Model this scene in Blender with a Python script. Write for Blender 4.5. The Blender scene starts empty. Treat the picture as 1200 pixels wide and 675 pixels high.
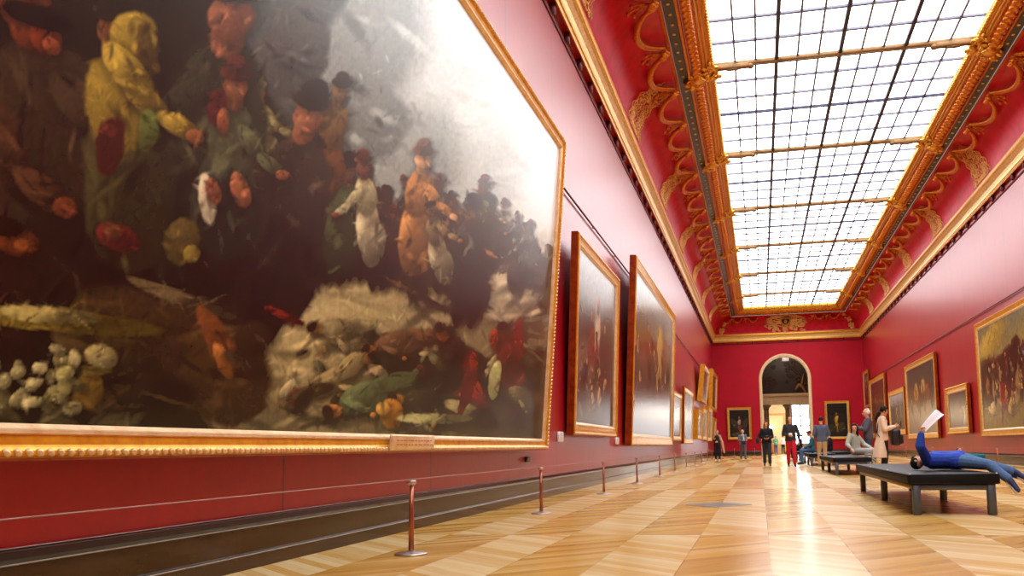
import bpy, bmesh, math, random
import numpy as np
from math import sin, cos, pi, radians, sqrt, atan2
from mathutils import Vector, Matrix, Quaternion

random.seed(7)
sc = bpy.context.scene
COL = sc.collection

# ------------------------------------------------------------------ measures
XL, XR, YN, D = -3.55, 8.1, -7.0, 67.0        # room walls
SKY, EXPO = 2.8, 0.92
GX0, GX1, GY1 = -0.85, 5.9, 64.0               # skylight glass edges
ZG = 11.3
BAY, BAR1 = 7.2, 22.4
BARS = [BAR1 + BAY * k for k in range(-3, 6)]  # y of the gilded cross bars
AX, AR, AS = 2.10, 1.85, 5.95                  # arch: centre x, radius, spring height

# ------------------------------------------------------------------ helpers
def lin(h):
    h = h.lstrip('#')
    out = []
    for i in (0, 2, 4):
        c = int(h[i:i+2], 16) / 255
        out.append(c / 12.92 if c <= .04045 else ((c + .055) / 1.055) ** 2.4)
    return tuple(out)

def tag(o, label=None, cat=None, group=None, kind=None):
    if label: o['label'] = label
    if cat: o['category'] = cat
    if group: o['group'] = group
    if kind: o['kind'] = kind
    return o

def empty(name, loc=(0, 0, 0), rz=0.0, label=None, cat=None, group=None, kind=None, rx=0.0):
    o = bpy.data.objects.new(name, None)
    o.empty_display_size = .1
    o.location = loc
    o.rotation_euler = (rx, 0, rz)
    COL.objects.link(o)
    return tag(o, label, cat, group, kind)

def link(name, me, parent=None):
    o = bpy.data.objects.new(name, me)
    COL.objects.link(o)
    if parent: o.parent = parent
    return o

def copy_tree(o, parent=None):
    c = o.copy()
    COL.objects.link(c)
    c.parent = parent
    for ch in list(o.children):
        copy_tree(ch, c)
    return c

class MB:
    """collects shapes, builds them as ONE mesh object"""
    def __init__(s):
        s.v, s.f, s.sm = [], [], []
    def add(s, vs, fs, smooth=False):
        b = len(s.v)
        s.v.extend([tuple(p) for p in vs])
        s.f.extend([tuple(b + i for i in f) for f in fs])
        s.sm.extend([smooth] * len(fs))
    def box(s, x0, x1, y0, y1, z0, z1, M=None):
        vs = [Vector(p) for p in ((x0, y0, z0), (x1, y0, z0), (x1, y1, z0), (x0, y1, z0),
                                  (x0, y0, z1), (x1, y0, z1), (x1, y1, z1), (x0, y1, z1))]
        if M: vs = [M @ p for p in vs]
        s.add(vs, [(0, 3, 2, 1), (4, 5, 6, 7), (0, 1, 5, 4), (1, 2, 6, 5), (2, 3, 7, 6), (3, 0, 4, 7)])
    def bbox(s, x0, x1, y0, y1, z0, z1, r=.01, seg=2, M=None):
        bm = bmesh.new()
        bmesh.ops.create_cube(bm, size=1)
        for v in bm.verts:
            v.co = Vector(((x0 + x1) / 2 + v.co.x * (x1 - x0), (y0 + y1) / 2 + v.co.y * (y1 - y0), (z0 + z1) / 2 + v.co.z * (z1 - z0)))
        bmesh.ops.bevel(bm, geom=bm.edges[:], offset=r, segments=seg, affect='EDGES', profile=.5)
        bm.verts.index_update()
        s.add([(M @ v.co if M else v.co) for v in bm.verts], [[v.index for v in f.verts] for f in bm.faces], True)
        bm.free()
    def tube(s, pts, r, n=6, caps=True, smooth=True):
        pts = [Vector(p) for p in pts]
        if not hasattr(r, '__len__'): r = [r] * len(pts)
        vs, fs = [], []
        prev = None
        for i, p in enumerate(pts):
            t = (pts[min(i + 1, len(pts) - 1)] - pts[max(i - 1, 0)])
            if t.length < 1e-9: t = Vector((0, 0, 1))
            t.normalize()
            if prev is None:
                a = t.cross(Vector((0, 0, 1)))
                if a.length < .05: a = t.cross(Vector((1, 0, 0)))
            else:
                a = prev - t * prev.dot(t)
                if a.length < 1e-6: a = t.orthogonal()
            a.normalize(); prev = a
            b = t.cross(a)
            for k in range(n):
                w = 2 * pi * k / n
                vs.append(p + (a * cos(w) + b * sin(w)) * r[i])
        for i in range(len(pts) - 1):
            for k in range(n):
                k2 = (k + 1) % n
                fs.append((i * n + k, i * n + k2, (i + 1) * n + k2, (i + 1) * n + k))
        if caps:
            fs.append(tuple(range(n - 1, -1, -1)))
            fs.append(tuple((len(pts) - 1) * n + k for k in range(n)))
        s.add(vs, fs, smooth)
    def lathe(s, prof, c=(0, 0, 0), n=20, M=None):
        vs, fs = [], []
        for (r, z) in prof:
            for k in range(n):
                w = 2 * pi * k / n
                p = Vector((c[0] + r * cos(w), c[1] + r * sin(w), c[2] + z))
                vs.append(M @ p if M else p)
        for i in range(len(prof) - 1):
            for k in range(n):
                k2 = (k + 1) % n
                fs.append((i * n + k, i * n + k2, (i + 1) * n + k2, (i + 1) * n + k))
        fs.append(tuple(range(n - 1, -1, -1)))
        fs.append(tuple((len(prof) - 1) * n + k for k in range(n)))
        s.add(vs, fs, True)
    def ball(s, c, r, M=None, nu=10, nv=7):
        rx, ry, rz = r if hasattr(r, '__len__') else (r, r, r)
        c = Vector(c)
        vs, fs = [], []
        top = Vector((0, 0, rz)); 
        vs.append(c + (M @ Vector((0, 0, rz)) if M else Vector((0, 0, rz))))
        for j in range(1, nv):
            t = pi * j / nv
            for k in range(nu):
                w = 2 * pi * k / nu
                p = Vector((rx * sin(t) * cos(w), ry * sin(t) * sin(w), rz * cos(t)))
                vs.append(c + (M @ p if M else p))
        vs.append(c + (M @ Vector((0, 0, -rz)) if M else Vector((0, 0, -rz))))
        for k in range(nu):
            fs.append((0, 1 + k, 1 + (k + 1) % nu))
        for j in range(nv - 2):
            for k in range(nu):
                a = 1 + j * nu + k; b = 1 + j * nu + (k + 1) % nu
                fs.append((a, a + nu, b + nu, b))
        e = len(vs) - 1
        for k in range(nu):
            fs.append((e, 1 + (nv - 2) * nu + (k + 1) % nu, 1 + (nv - 2) * nu + k))
        s.add(vs, fs, True)
    def cone(s, p0, p1, r0, r1, n=12):
        """tapered capsule"""
        p0, p1 = Vector(p0), Vector(p1)
        s.ball(p0, r0, nu=n); s.ball(p1, r1, nu=n)
        if (p1 - p0).length > 1e-4:
            s.tube([p0, p1], [r0, r1], n)
    def mesh(s, name, mat=None):
        me = bpy.data.meshes.new(name)
        me.from_pydata(s.v, [], s.f)
        me.polygons.foreach_set('use_smooth', s.sm)
        if mat: me.materials.append(mat)
        me.update()
        return me
    def build(s, name, mat=None, parent=None):
        return link(name, s.mesh(name, mat), parent)

# ------------------------------------------------------------------ materials
class NT:
    def __init__(s, name):
        s.m = bpy.data.materials.new(name)
        s.m.use_nodes = True
        s.t = s.m.node_tree
        s.b = s.t.nodes['Principled BSDF']
    def n(s, typ, **kw):
        x = s.t.nodes.new(typ)
        for k, v in kw.items():
            setattr(x, k, v)
        return x
    def l(s, a, b): s.t.links.new(a, b)
    def val(s, node, **kw):
        for k, v in kw.items(): node.inputs[k].default_value = v
    def math(s, op, a, b=None, c=None):
        x = s.n('ShaderNodeMath', operation=op)
        for i, q in enumerate((a, b, c)):
            if q is None: continue
            if isinstance(q, (int, float)): x.inputs[i].default_value = q
            else: s.l(q, x.inputs[i])
        return x.outputs[0]
    def mix(s, fac, a, b, mode='MIX'):
        x = s.n('ShaderNodeMix', data_type='RGBA', blend_type=mode)
        for i, q in ((0, fac), (6, a), (7, b)):
            if isinstance(q, (int, float)): x.inputs[i].default_value = q
            elif isinstance(q, tuple): x.inputs[i].default_value = (*q[:3], 1)
            else: s.l(q, x.inputs[i])
        return x.outputs[2]
    def noise(s, scale, detail=3, rough=.5, vec=None, dist=0):
        x = s.n('ShaderNodeTexNoise')
        s.val(x, Scale=scale, Detail=detail, Roughness=rough, Distortion=dist)
        if vec is not None: s.l(vec, x.inputs['Vector'])
        return x.outputs['Fac']
    def ramp(s, fac, stops):
        x = s.n('ShaderNodeValToRGB')
        e = x.color_ramp.elements
        while len(e) < len(stops): e.new(.5)
        for i, (p, c) in enumerate(stops):
            e[i].position = p
            e[i].color = (*c[:3], 1)
        s.l(fac, x.inputs[0])
        return x.outputs[0]
    def coord(s, which='Object', scale=None):
        c = s.n('ShaderNodeTexCoord').outputs[which]
        if scale is None: return c
        m = s.n('ShaderNodeMapping')
        m.inputs['Scale'].default_value = scale
        s.l(c, m.inputs[0])
        return m.outputs[0]
    def bump(s, h, strength=.3, dist=.01):
        x = s.n('ShaderNodeBump')
        s.val(x, Strength=strength, Distance=dist)
        s.l(h, x.inputs['Height'])
        s.l(x.outputs[0], s.b.inputs['Normal'])
    def base(s, c):
        if isinstance(c, tuple): s.b.inputs['Base Color'].default_value = (*c[:3], 1)
        else: s.l(c, s.b.inputs['Base Color'])
        return s

def plain(name, hexc, rough=.6, metal=0.0, var=.18, scale=30, spec=.5, bump=0, coat=0):
    t = NT(name)
    c = lin(hexc)
    f = t.noise(scale, 4, .6, t.coord())
    t.base(t.ramp(f, [(.25, tuple(q * (1 - var) for q in c)), (.75, tuple(min(1, q * (1 + var)) for q in c))]))
    t.val(t.b, Roughness=rough, Metallic=metal)
    t.b.inputs['Specular IOR Level'].default_value = spec
    if coat: t.b.inputs['Coat Weight'].default_value = coat; t.b.inputs['Coat Roughness'].default_value = .08
    if bump: t.bump(f, bump, .004)
    return t.m

M = {}
def build_materials():
    # deep red painted wall cloth with a slight sheen
    t = NT('wall_red')
    co = t.coord('Object')
    n1 = t.noise(1.1, 4, .6, co); n2 = t.noise(9, 3, .6, co)
    f = t.math('ADD', t.math('MULTIPLY', n1, .6), t.math('MULTIPLY', n2, .4))
    t.base(t.ramp(f, [(.3, (.30, 0, .006)), (.7, (.40, .001, .012))]))
    t.val(t.b, Roughness=.40)
    t.b.inputs['Specular IOR Level'].default_value = .28
    t.b.inputs['Coat Weight'].default_value = 1.0; t.b.inputs['Coat Roughness'].default_value = .34; t.b.inputs['Coat IOR'].default_value = 1.40
    t.bump(n2, .10, .02)
    M['wall'] = t.m
    t = NT('wall_red_matt')
    co = t.coord('Object')
    f = t.math('ADD', t.math('MULTIPLY', t.noise(1.1, 4, .6, co), .6), t.math('MULTIPLY', t.noise(9, 3, .6, co), .4))
    t.base(t.ramp(f, [(.3, (.40, 0, .012)), (.7, (.52, .001, .022))]))
    t.val(t.b, Roughness=.55); t.b.inputs['Specular IOR Level'].default_value = .25
    M['wall_matt'] = t.m
    # coving: the same red with a fine woven pattern
    t = NT('coving_red')
    co = t.coord('Object')
    br = t.n('ShaderNodeTexVoronoi'); t.val(br, Scale=3.2); t.l(co, br.inputs['Vector'])
    f = t.math('ADD', t.math('MULTIPLY', t.noise(1.0, 3, .6, co), .5), t.math('MULTIPLY', br.outputs['Distance'], .6))
    t.base(t.ramp(f, [(.3, (.44, 0, .014)), (.75, (.60, .002, .032))]))
    t.val(t.b, Roughness=.42)
    t.b.inputs['Specular IOR Level'].default_value = .25
    t.bump(br.outputs['Distance'], .10, .02)
    M['coving'] = t.m
    # gold leaf
    def gold(name, a, b, rough=.34, sc_=14, bump=.25, dist=.01, metal=.7):
        t = NT(name)
        co = t.coord('Object')
        f = t.noise(sc_, 5, .65, co)
        t.base(t.ramp(f, [(.3, lin(a)), (.7, lin(b))]))
        t.val(t.b, Metallic=metal, Roughness=rough)
        t.bump(f, bump, dist)
        return t.m
    M['gold'] = gold('gold_leaf', 'c98a2a', 'f0bb55')
    M['gold_pale'] = gold('gold_pale', 'd9b468', 'f6dc98', .4)
    M['gold_deep'] = gold('gold_deep', 'b5600f', 'e08a22', .38)
    M['gold_frame'] = gold('gold_frame', 'c8840e', 'eeb42e', .3, 7, .12, metal=.4)
    M['gold_cream'] = gold('gold_cream', 'd8b078', 'f5dcae', .35, 8, .1, metal=.4)
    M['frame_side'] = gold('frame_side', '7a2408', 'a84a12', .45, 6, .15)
    # dark strip
    M['dark_strip'] = plain('dark_strip', '3a2a22', .5, .1, .25, 6)
    M['soffit'] = plain('soffit_red', '8f0a22', .4, 0, .15, 4)
    M['bracket'] = plain('bracket_red', '5a0a18', .5, 0, .2, 8)
    # skirting: dark brown marble-like gloss
    t = NT('skirting_brown')
    co = t.coord('Object', (1, .25, 1))
    f = t.noise(6, 6, .65, co)
    t.base(t.ramp(f, [(.3, lin('2a1c0a')), (.75, lin('49351c'))]))
    t.val(t.b, Roughness=.16)
    M['skirt'] = t.m
    M['skirt_black'] = plain('skirting_black', '141210', .14, 0, .2, 8)
    M['skirt_line'] = plain('skirting_edge', '9a8f80', .25, .3, .15, 10)
    # parquet in long lanes of diagonal boards
    t = NT('parquet')
    sp = t.n('ShaderNodeSeparateXYZ'); t.l(t.coord('Object'), sp.inputs[0])
    X, Y = sp.outputs[0], sp.outputs[1]
    W, L = .585, 7.88
    u = t.math('DIVIDE', t.math('SUBTRACT', X, .035), W)
    v = t.math('DIVIDE', t.math('SUBTRACT', Y, 7.52), L)
    iu, iv = t.math('FLOOR', u), t.math('FLOOR', v)
    par = t.math('MODULO', t.math('ABSOLUTE', t.math('ADD', iu, iv)), 2.0)
    sgn = t.math('SUBTRACT', t.math('MULTIPLY', par, 2.0), 1.0)
    fx = t.math('MULTIPLY', t.math('FRACT', u), W)
    w = t.math('ADD', Y, t.math('MULTIPLY', t.math('MULTIPLY', fx, sgn), .85))
    BW = .125
    bi = t.math('FLOOR', t.math('DIVIDE', w, BW))
    bf = t.math('FRACT', t.math('DIVIDE', w, BW))
    cmb = t.n('ShaderNodeCombineXYZ'); t.l(bi, cmb.inputs[0]); t.l(iu, cmb.inputs[1]); t.l(iv, cmb.inputs[2])
    wn = t.n('ShaderNodeTexWhiteNoise', noise_dimensions='3D'); t.l(cmb.outputs[0], wn.inputs['Vector'])
    # grain along the board
    al = t.math('SUBTRACT', fx, t.math('MULTIPLY', t.math('MULTIPLY', Y, sgn), .85))
    cg = t.n('ShaderNodeCombineXYZ')
    t.l(t.math('MULTIPLY', al, 3.0), cg.inputs[0]); t.l(t.math('MULTIPLY', w, 60.0), cg.inputs[1]); t.l(bi, cg.inputs[2])
    grain = t.noise(1.0, 4, .6, cg.outputs[0])
    big = t.noise(.35, 2, .5, t.coord('Object'))
    f = t.math('ADD', t.math('ADD', t.math('MULTIPLY', wn.outputs['Value'], .34), t.math('MULTIPLY', grain, .34)),
               t.math('ADD', t.math('MULTIPLY', par, .26), t.math('MULTIPLY', big, .12)))  # panel parity shifts the tone: sheen by board direction, put into the colour
    c = t.ramp(f, [(.12, lin('a67624')), (.45, lin('cea24a')), (.8, lin('e6d09a'))])
    gap = t.math('LESS_THAN', bf, .035)
    eu = t.math('FRACT', u); ev = t.math('FRACT', v)
    gap = t.math('MAXIMUM', gap, t.math('LESS_THAN', eu, .012))
    gap = t.math('MAXIMUM', gap, t.math('LESS_THAN', ev, .0016))
    t.base(t.mix(t.math('MULTIPLY', gap, .35), c, lin('5a3212')))
    rr = t.math('ADD', t.math('MULTIPLY', grain, .10), .17)
    t.l(rr, t.b.inputs['Roughness'])
    t.b.inputs['Specular IOR Level'].default_value = .5
    M['floor'] = t.m
    # oil paint on canvas, pigment carried by the mesh
    for nm, rg in (('oil_paint', .24), ('oil_paint_matt', .3)):
        t = NT(nm)
        at = t.n('ShaderNodeAttribute', attribute_name='pigment')
        co = t.coord('Object')
        nz = t.noise(22, 5, .7, t.coord('Object', (1, 1, .45)), .6)
        t.base(t.mix(.30, at.outputs['Color'], t.ramp(nz, [(.25, (.25, .25, .25)), (.55, (.5, .5, .5)), (.8, (.8, .78, .74))]), 'OVERLAY'))
        t.val(t.b, Roughness=rg); t.b.inputs['Specular IOR Level'].default_value = .38
        t.bump(nz, .05, .004)
        M[nm] = t.m
    # skylight glass and window glass: lit from outside
    def glow(name, col, st):
        t = NT(name)
        t.base((.8, .82, .85))
        t.b.inputs['Emission Color'].default_value = (*col, 1)
        t.b.inputs['Emission Strength'].default_value = st
        t.val(t.b, Roughness=.2)
        return t.m
    M['skyglass'] = glow('skylight_glass', (.95, .975, 1), SKY)
    M['winglass'] = glow('window_glass', (.92, .96, 1), 8.0)
    M['bar_dark'] = plain('iron_bar', '34304a', .5, .4, .1, 10)
    M['bar_thin'] = plain('lead_bar', '6c6c80', .5, .3, .1, 10)
    M['bar_gilt'] = plain('gilt_bar', '7a5a34', .5, .4, .2, 8)
    M['stone'] = plain('stone', 'c8b48c', .7, 0, .12, 5, bump=.2)
    M['stone_cream'] = plain('stone_cream', 'e6cfa0', .5, 0, .08, 5)
    M['stone_brown'] = plain('stone_brown', '6a5238', .6, 0, .2, 4)
    M['stone_warm'] = plain('stone_warm', 'd8a860', .6, 0, .15, 3)
    M['dark_relief'] = plain('dark_relief', '24150e', .5, .1, .35, 3, bump=.3)
    M['relief_gold'] = plain('relief_gold', '8a6a3a', .5, .3, .3, 8)
    M['copper'] = plain('copper_post', 'a8684c', .28, .7, .1, 20)
    M['steel'] = plain('steel', 'b8aca2', .3, .8, .1, 20)
    M['leather'] = plain('black_leather', '0e1013', .55, 0, .25, 25, spec=.2, bump=.1)
    M['bench_metal'] = plain('bench_metal', '596169', .45, .5, .15, 12)
    M['bench_reflection'] = plain('bench_reflection', '8a6a2a', .4, .6, .2, 12)  # dark side rail with its yellow reflections painted into the colour
    M['paper'] = plain('paper', 'eceef4', .6, 0, .05, 4)
    M['grate'] = plain('iron_grate', '8a867e', .5, .5, .2, 20)
    M['cord'] = plain('barrier_cord', '9a7a70', .5, .2, .1, 10)
    M['white'] = plain('white_plastic', 'e8e8e4', .4, 0, .04, 5)
    M['black'] = plain('black_plastic', '15151a', .45, 0, .2, 10)
SKY = 3.2
build_materials()

# ------------------------------------------------------------------ the room
KR, KF = (XR - GX1) / 2.7, (D - GY1) / 2.7

def ring(d, z):
    return [Vector((XL + d, YN + d, z)), Vector((XR - d * KR, YN + d, z)),
            Vector((XR - d * KR, D - d * KF, z)), Vector((XL + d, D - d * KF, z))]

def sweep(prof, name, mat, kind='structure', smooth=True, parent=None):
    vs, fs = [], []
    for d, z in prof: vs += ring(d, z)
    for i in range(len(prof) - 1):
        for k in range(4):
            k2 = (k + 1) % 4
            fs.append((i * 4 + k, i * 4 + k2, (i + 1) * 4 + k2, (i + 1) * 4 + k))
    me = bpy.data.meshes.new(name)
    me.from_pydata([tuple(v) for v in vs], [], fs)
    me.materials.append(mat)
    o = link(name, me, parent)
    if not parent: tag(o, kind=kind)
    return o

C0, C1 = (.36, 9.64), (1.62, 10.85)
def cov(s):
    t = s * radians(82)
    return (C0[0] + (C1[0] - C0[0]) * (1 - cos(t)) / (1 - cos(radians(82))), C0[1] + (C1[1] - C0[1]) * sin(t) / sin(radians(82)))
def covn(s):
    e = .01
    a, b = cov(max(0, s - e)), cov(min(1, s + e))
    v = Vector((b[0] - a[0], b[1] - a[1])); v.normalize()
    return Vector((v.y, -v.x))                 # into the room
COVLEN = sum((Vector(cov((i + 1) / 40)) - Vector(cov(i / 40))).length for i in range(40))

def onc(side, a, t, off=.03):
    """a metres along the wall, t metres up the coving"""
    s = max(0., min(1., t / COVLEN))
    d, z = cov(s); n = covn(s)
    d += n.x * off; z += n.y * off
    if side == 'L': return Vector((XL + d, a, z))
    if side == 'R': return Vector((XR - d * KR, a, z))
    return Vector((a, D - d * KF, z))

def st(name, mb, mat):
    return tag(mb.build(name, mat), kind='structure')

# wall material seams are part of the wall cloth
def add_seams():
    t = M['wall'].node_tree
    b = t.nodes['Principled BSDF']
    src = b.inputs['Base Color'].links[0].from_socket
    tc = t.nodes.new('ShaderNodeTexCoord'); sx = t.nodes.new('ShaderNodeSeparateXYZ')
    t.links.new(tc.outputs['Object'], sx.inputs[0])
    def mt(op, a, c):
        x = t.nodes.new('ShaderNodeMath'); x.operation = op
        if isinstance(a, (int, float)): x.inputs[0].default_value = a
        else: t.links.new(a, x.inputs[0])
        x.inputs[1].default_value = c
        return x.outputs[0]
    f = mt('FRACT', mt('DIVIDE', mt('SUBTRACT', sx.outputs[1], 14.4), 2.88), 0)
    g = mt('MULTIPLY', mt('LESS_THAN', f, .008), .75)
    mx = t.nodes.new('ShaderNodeMix'); mx.data_type = 'RGBA'
    t.links.new(g, mx.inputs[0]); t.links.new(src, mx.inputs[6])
    mx.inputs[7].default_value = (*lin('3a0a12'), 1)
    t.links.new(mx.outputs[2], b.inputs['Base Color'])
add_seams()

WT = 8.64
m = MB(); m.box(XL - .4, XL, YN - .4, D + .5, 0, 9.6); st('wall_left', m, M['wall'])
m = MB(); m.box(XR, XR + .4, YN - .4, D + .5, 0, 9.6); st('wall_right', m, M['wall'])
m = MB(); m.box(XL, XR, YN - .4, YN, 0, 9.6); st('wall_near', m, M['wall'])
# far wall with its arch
def far_wall():
    m = MB()
    T = .7
    m.box(XL, AX - AR, D, D + T, 0, 9.6)
    m.box(AX + AR, XR, D, D + T, 0, 9.6)
    N = 28
    pts = [(AX - AR * cos(pi * i / N), AS + AR * sin(pi * i / N)) for i in range(N + 1)]
    vs, fs = [], []
    for x, z in pts:
        vs += [(x, D, z), (x, D, 9.6), (x, D + T, z), (x, D + T, 9.6)]
    for i in range(N):
        a, b = 4 * i, 4 * i + 4
        fs += [(a, b, b + 1, a + 1), (a + 2, a + 3, b + 3, b + 2), (a, a + 2, b + 2, b)]
    m.add(vs, fs)
    st('wall_far', m, M['wall_matt'])
    # cream stone surround of the arch
    m = MB()
    path = [(AX - AR, 0), (AX - AR, AS)] + pts[1:-1] + [(AX + AR, AS), (AX + AR, 0)]
    vs, fs = [], []
    for i, (x, z) in enumerate(path):
        if i == 0 or i == len(path) - 1 or z <= AS + 1e-6: nx, nz = (-1 if x < AX else 1), 0
        else: nx, nz = (x - AX) / AR, (z - AS) / AR
        for (o, yy) in ((-.0, D + .72), (-.07, D + .6), (-.07, D - .04), (.05, D - .07), (.11, D - .06), (.16, D - .03), (.16, D)):
            vs.append((x + nx * o, yy, z + nz * o))
    k = 7
    for i in range(len(path) - 1):
        for j in range(k - 1):
            a = i * k + j
            fs.append((a, a + 1, a + k + 1, a + k))
    m.add(vs, fs, False)
    st('trim_9', m, M['stone_cream'])
far_wall()

m = MB(); m.box(XL - .4, XR + .4, YN - .4, 84, -.1, 0); st('floor', m, M['floor'])

# skirting boards
def skirting(name, p0, p1, n):
    """p0 -> p1 along the wall foot, n points into the room"""
    p0, p1, n = Vector(p0), Vector(p1), Vector(n)
    def strip(prof, nm, mat, parent=None):
        m = MB(); vs = []
        for q in (p0, p1):
            for d, z in prof: vs.append(q + n * d + Vector((0, 0, z)))
        k = len(prof)
        m.add(vs, [(i, i + 1, k + i + 1, k + i) for i in range(k - 1)] + [tuple(range(k)), tuple(range(2 * k - 1, k - 1, -1))])
        return m.build(nm, mat, parent)
    r = tag(strip([(0, 0), (.085, 0), (.085, .095), (.06, .103), (.05, .11), (.05, .285), (0, .285)], name, M['skirt']), kind='structure')
    strip([(0, .285), (.075, .285), (.085, .31), (.07, .345), (.03, .352), (0, .352)], 'top_moulding', M['skirt_black'], r)
    e = MB()
    for d, z in ((.0855, .098), (.077, .2845), (.032, .356)):
        t = (p1 - p0).normalized()
        e.tube([p0 + n * d + Vector((0, 0, z)), p1 + n * d + Vector((0, 0, z))], .0045, 4, False)
    e.build('edge_line', M['skirt_line'], r)
skirting('baseboard_left', (XL, YN, 0), (XL, D, 0), (1, 0, 0))
skirting('baseboard_right', (XR, YN, 0), (XR, D, 0), (-1, 0, 0))
skirting('baseboard_far_west', (XL + .09, D, 0), (AX - AR - .24, D, 0), (0, -1, 0))
skirting('baseboard_far_east', (AX + AR + .24, D, 0), (XR - .09, D, 0), (0, -1, 0))

# picture rails
for nm, x, z in (('trim_1', XL + .05, 5.74), ('trim_2', XR - .05, 5.42)):
    m = MB(); m.tube([(x, YN, z), (x, D - .1, z)], .022, 6)
    y = -5.
    while y < D:
        m.tube([(x, y, z), (XL if x < 0 else XR, y, z)], .014, 5); y += 2.88
    st(nm, m, M['bracket'])
# white label strips lying on the far cornice
# cornice
sweep([(0, 8.82), (.03, 8.82), (.045, 8.85), (.03, 8.88), (0, 8.88)], 'trim_3', M['bracket'])
m = MB()
def along(y0, y1, step):
    y = y0
    while y < y1:
        yield y; y += step
for y in along(-2.0, D - .6, 1.17):
    m.bbox(XL - .01, XL + .10, y - .06, y + .06, 8.86, 9.09, .02, 1)
    m.bbox(XR - .10, XR + .01, y - .06, y + .06, 8.86, 9.09, .03, 1)
for x in along(XL + .9, XR - .6, 1.17):
    m.bbox(x - .06, x + .06, D - .10, D + .01, 8.86, 9.09, .03, 1)
st('trim_4', m, M['bracket'])
sweep([(0, 9.09), (.12, 9.08)], 'trim_18', M['wall'])
sweep([(.12, 9.08), (.12, 9.04), (.155, 9.03), (.175, 9.08), (.165, 9.12), (.19, 9.14)], 'trim_5', M['gold'])
sweep([(.19, 9.14), (.19, 9.22), (.22, 9.32), (.29, 9.42), (.33, 9.45)], 'trim_6', M['gold_pale'])
sweep([(.33, 9.45), (.36, 9.46), (.385, 9.51), (.385, 9.58), (.37, 9.62), (.33, 9.645)], 'trim_7', M['gold'])
# coving
sweep([cov(i / 64) for i in range(65)], 'ceiling', M['coving'])
for p in bpy.data.objects['ceiling'].data.polygons: p.use_smooth = False
# skylight surround
sweep([(1.60, 10.83), (1.62, 10.80), (1.68, 10.79), (1.71, 10.83)], 'trim_8', M['gold_deep'])
sweep([(1.71, 10.85), (1.98, 10.92)], 'trim_10', M['dark_strip'])
sweep([(1.98, 10.90), (2.0, 10.86), (2.06, 10.86), (2.09, 10.92)], 'trim_11', M['gold_deep'])
# leaf moulding: a row of overlapping leaves on a rounded band
def leaf_band():
    m = MB()
    vs, fs = [], []
    prof = [(2.09, 10.93), (2.14, 10.89), (2.22, 10.89), (2.30, 10.94), (2.36, 11.02), (2.38, 11.06)]
    for d, z in prof: vs += ring(d, z)
    for i in range(len(prof) - 1):
        for k in range(4):
            k2 = (k + 1) % 4
            fs.append((i * 4 + k, i * 4 + k2, (i + 1) * 4 + k2, (i + 1) * 4 + k))
    m.add(vs, fs)
    def leaf(c, along_v, out):
        c = Vector(c); a = Vector(along_v); o = Vector(out)
        R = Matrix((a, o, a.cross(o))).transposed()
        m.ball(c, (.10, .15, .05), R, 6, 4)
    o = Vector((1, 0, .45)).normalized()
    for y in along(8, GY1, .26):
        leaf((XL + 2.23, y, 10.915), (0, 1, 0), o)
        leaf((XR - 2.23 * KR, y, 10.915), (0, 1, 0), (-o.x, 0, o.z))
    for x in along(GX0, GX1, .26):
        leaf((x, D - 2.23 * KF, 10.915), (1, 0, 0), (0, -o.x, o.z))
    st('trim_12', m, M['gold_deep'])
leaf_band()
sweep([(2.38, 11.06), (2.42, 11.03), (2.45, 11.06), (2.46, 11.10), (2.50, 11.08), (2.53, 11.10), (2.54, 11.14), (2.58, 11.13), (2.62, 11.16)], 'trim_13', M['gold'])
def beading():
    m = MB()
    vs, fs = [], []
    prof = [(2.62, 11.16), (2.66, 11.2), (2.70, 11.27), (2.70, 11.40)]
    for d, z in prof: vs += ring(d, z)
    for i in range(len(prof) - 1):
        for k in range(4):
            k2 = (k + 1) % 4
            fs.append((i * 4 + k, i * 4 + k2, (i + 1) * 4 + k2, (i + 1) * 4 + k))
    m.add(vs, fs)
    for y in along(10, GY1 - .1, .15):
        m.ball((XL + 2.655, y, 11.19), .045, None, 5, 4)
        m.ball((XR - 2.655 * KR, y, 11.19), .045, None, 5, 4)
    for x in along(GX0, GX1, .15):
        m.ball((x, D - 2.655 * KF, 11.19), .045, None, 5, 4)
    st('trim_14', m, M['gold'])
beading()
m = MB()
for y in along(9, D - 2.6, .48):
    m.ball((XL + 1.85, y, 10.88), (.05, .05, .02), None, 6, 4); m.ball((XR - 1.85 * KR, y, 10.88), (.05, .05, .02), None, 6, 4)
for x in along(XL + 2.6, XR - 2.2, .48): m.ball((x, D - 1.85 * KF, 10.88), (.05, .05, .02), None, 6, 4)
st('trim_15', m, M['gold_pale'])

# skylight
win = empty('window_1', ((GX0 + GX1) / 2, 30, ZG), kind='structure')
def wloc(o):
    o.parent = win
    o.matrix_parent_inverse = Matrix.Translation(-win.location)
    return o
edges = [YN + 2.7] + BARS[1:] + [GY1]
edges = sorted(e for e in edges if e <= GY1)
for a, b in zip(edges[:-1], edges[1:]):
    m = MB(); m.box(GX0 - .02, GX1 + .02, a, b, ZG + .08, ZG + .11)
    wloc(m.build('glazing', M['skyglass']))
m = MB()
for k in (1, 2, 3):
    x = GX0 + (GX1 - GX0) * k / 4
    m.box(x - .05, x + .05, YN + 2.7, GY1, ZG - .01, ZG + .075)
for a in BARS:
    y = a + BAY / 2
    if y < GY1: m.box(GX0, GX1, y - .04, y + .04, ZG + .0, ZG + .075)
wloc(m.build('glazing_bar', M['bar_dark']))
m = MB()
for k in range(1, 12):
    if k % 3 == 0: continue
    x = GX0 + (GX1 - GX0) * k / 12
    m.box(x - .026, x + .026, YN + 2.7, GY1, ZG + .03, ZG + .078)
for a in BARS:
    for k in (1, 2, 4, 5):
        y = a + BAY * k / 6
        if y < GY1: m.box(GX0, GX1, y - .038, y + .038, ZG + .02, ZG + .078)
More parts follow.
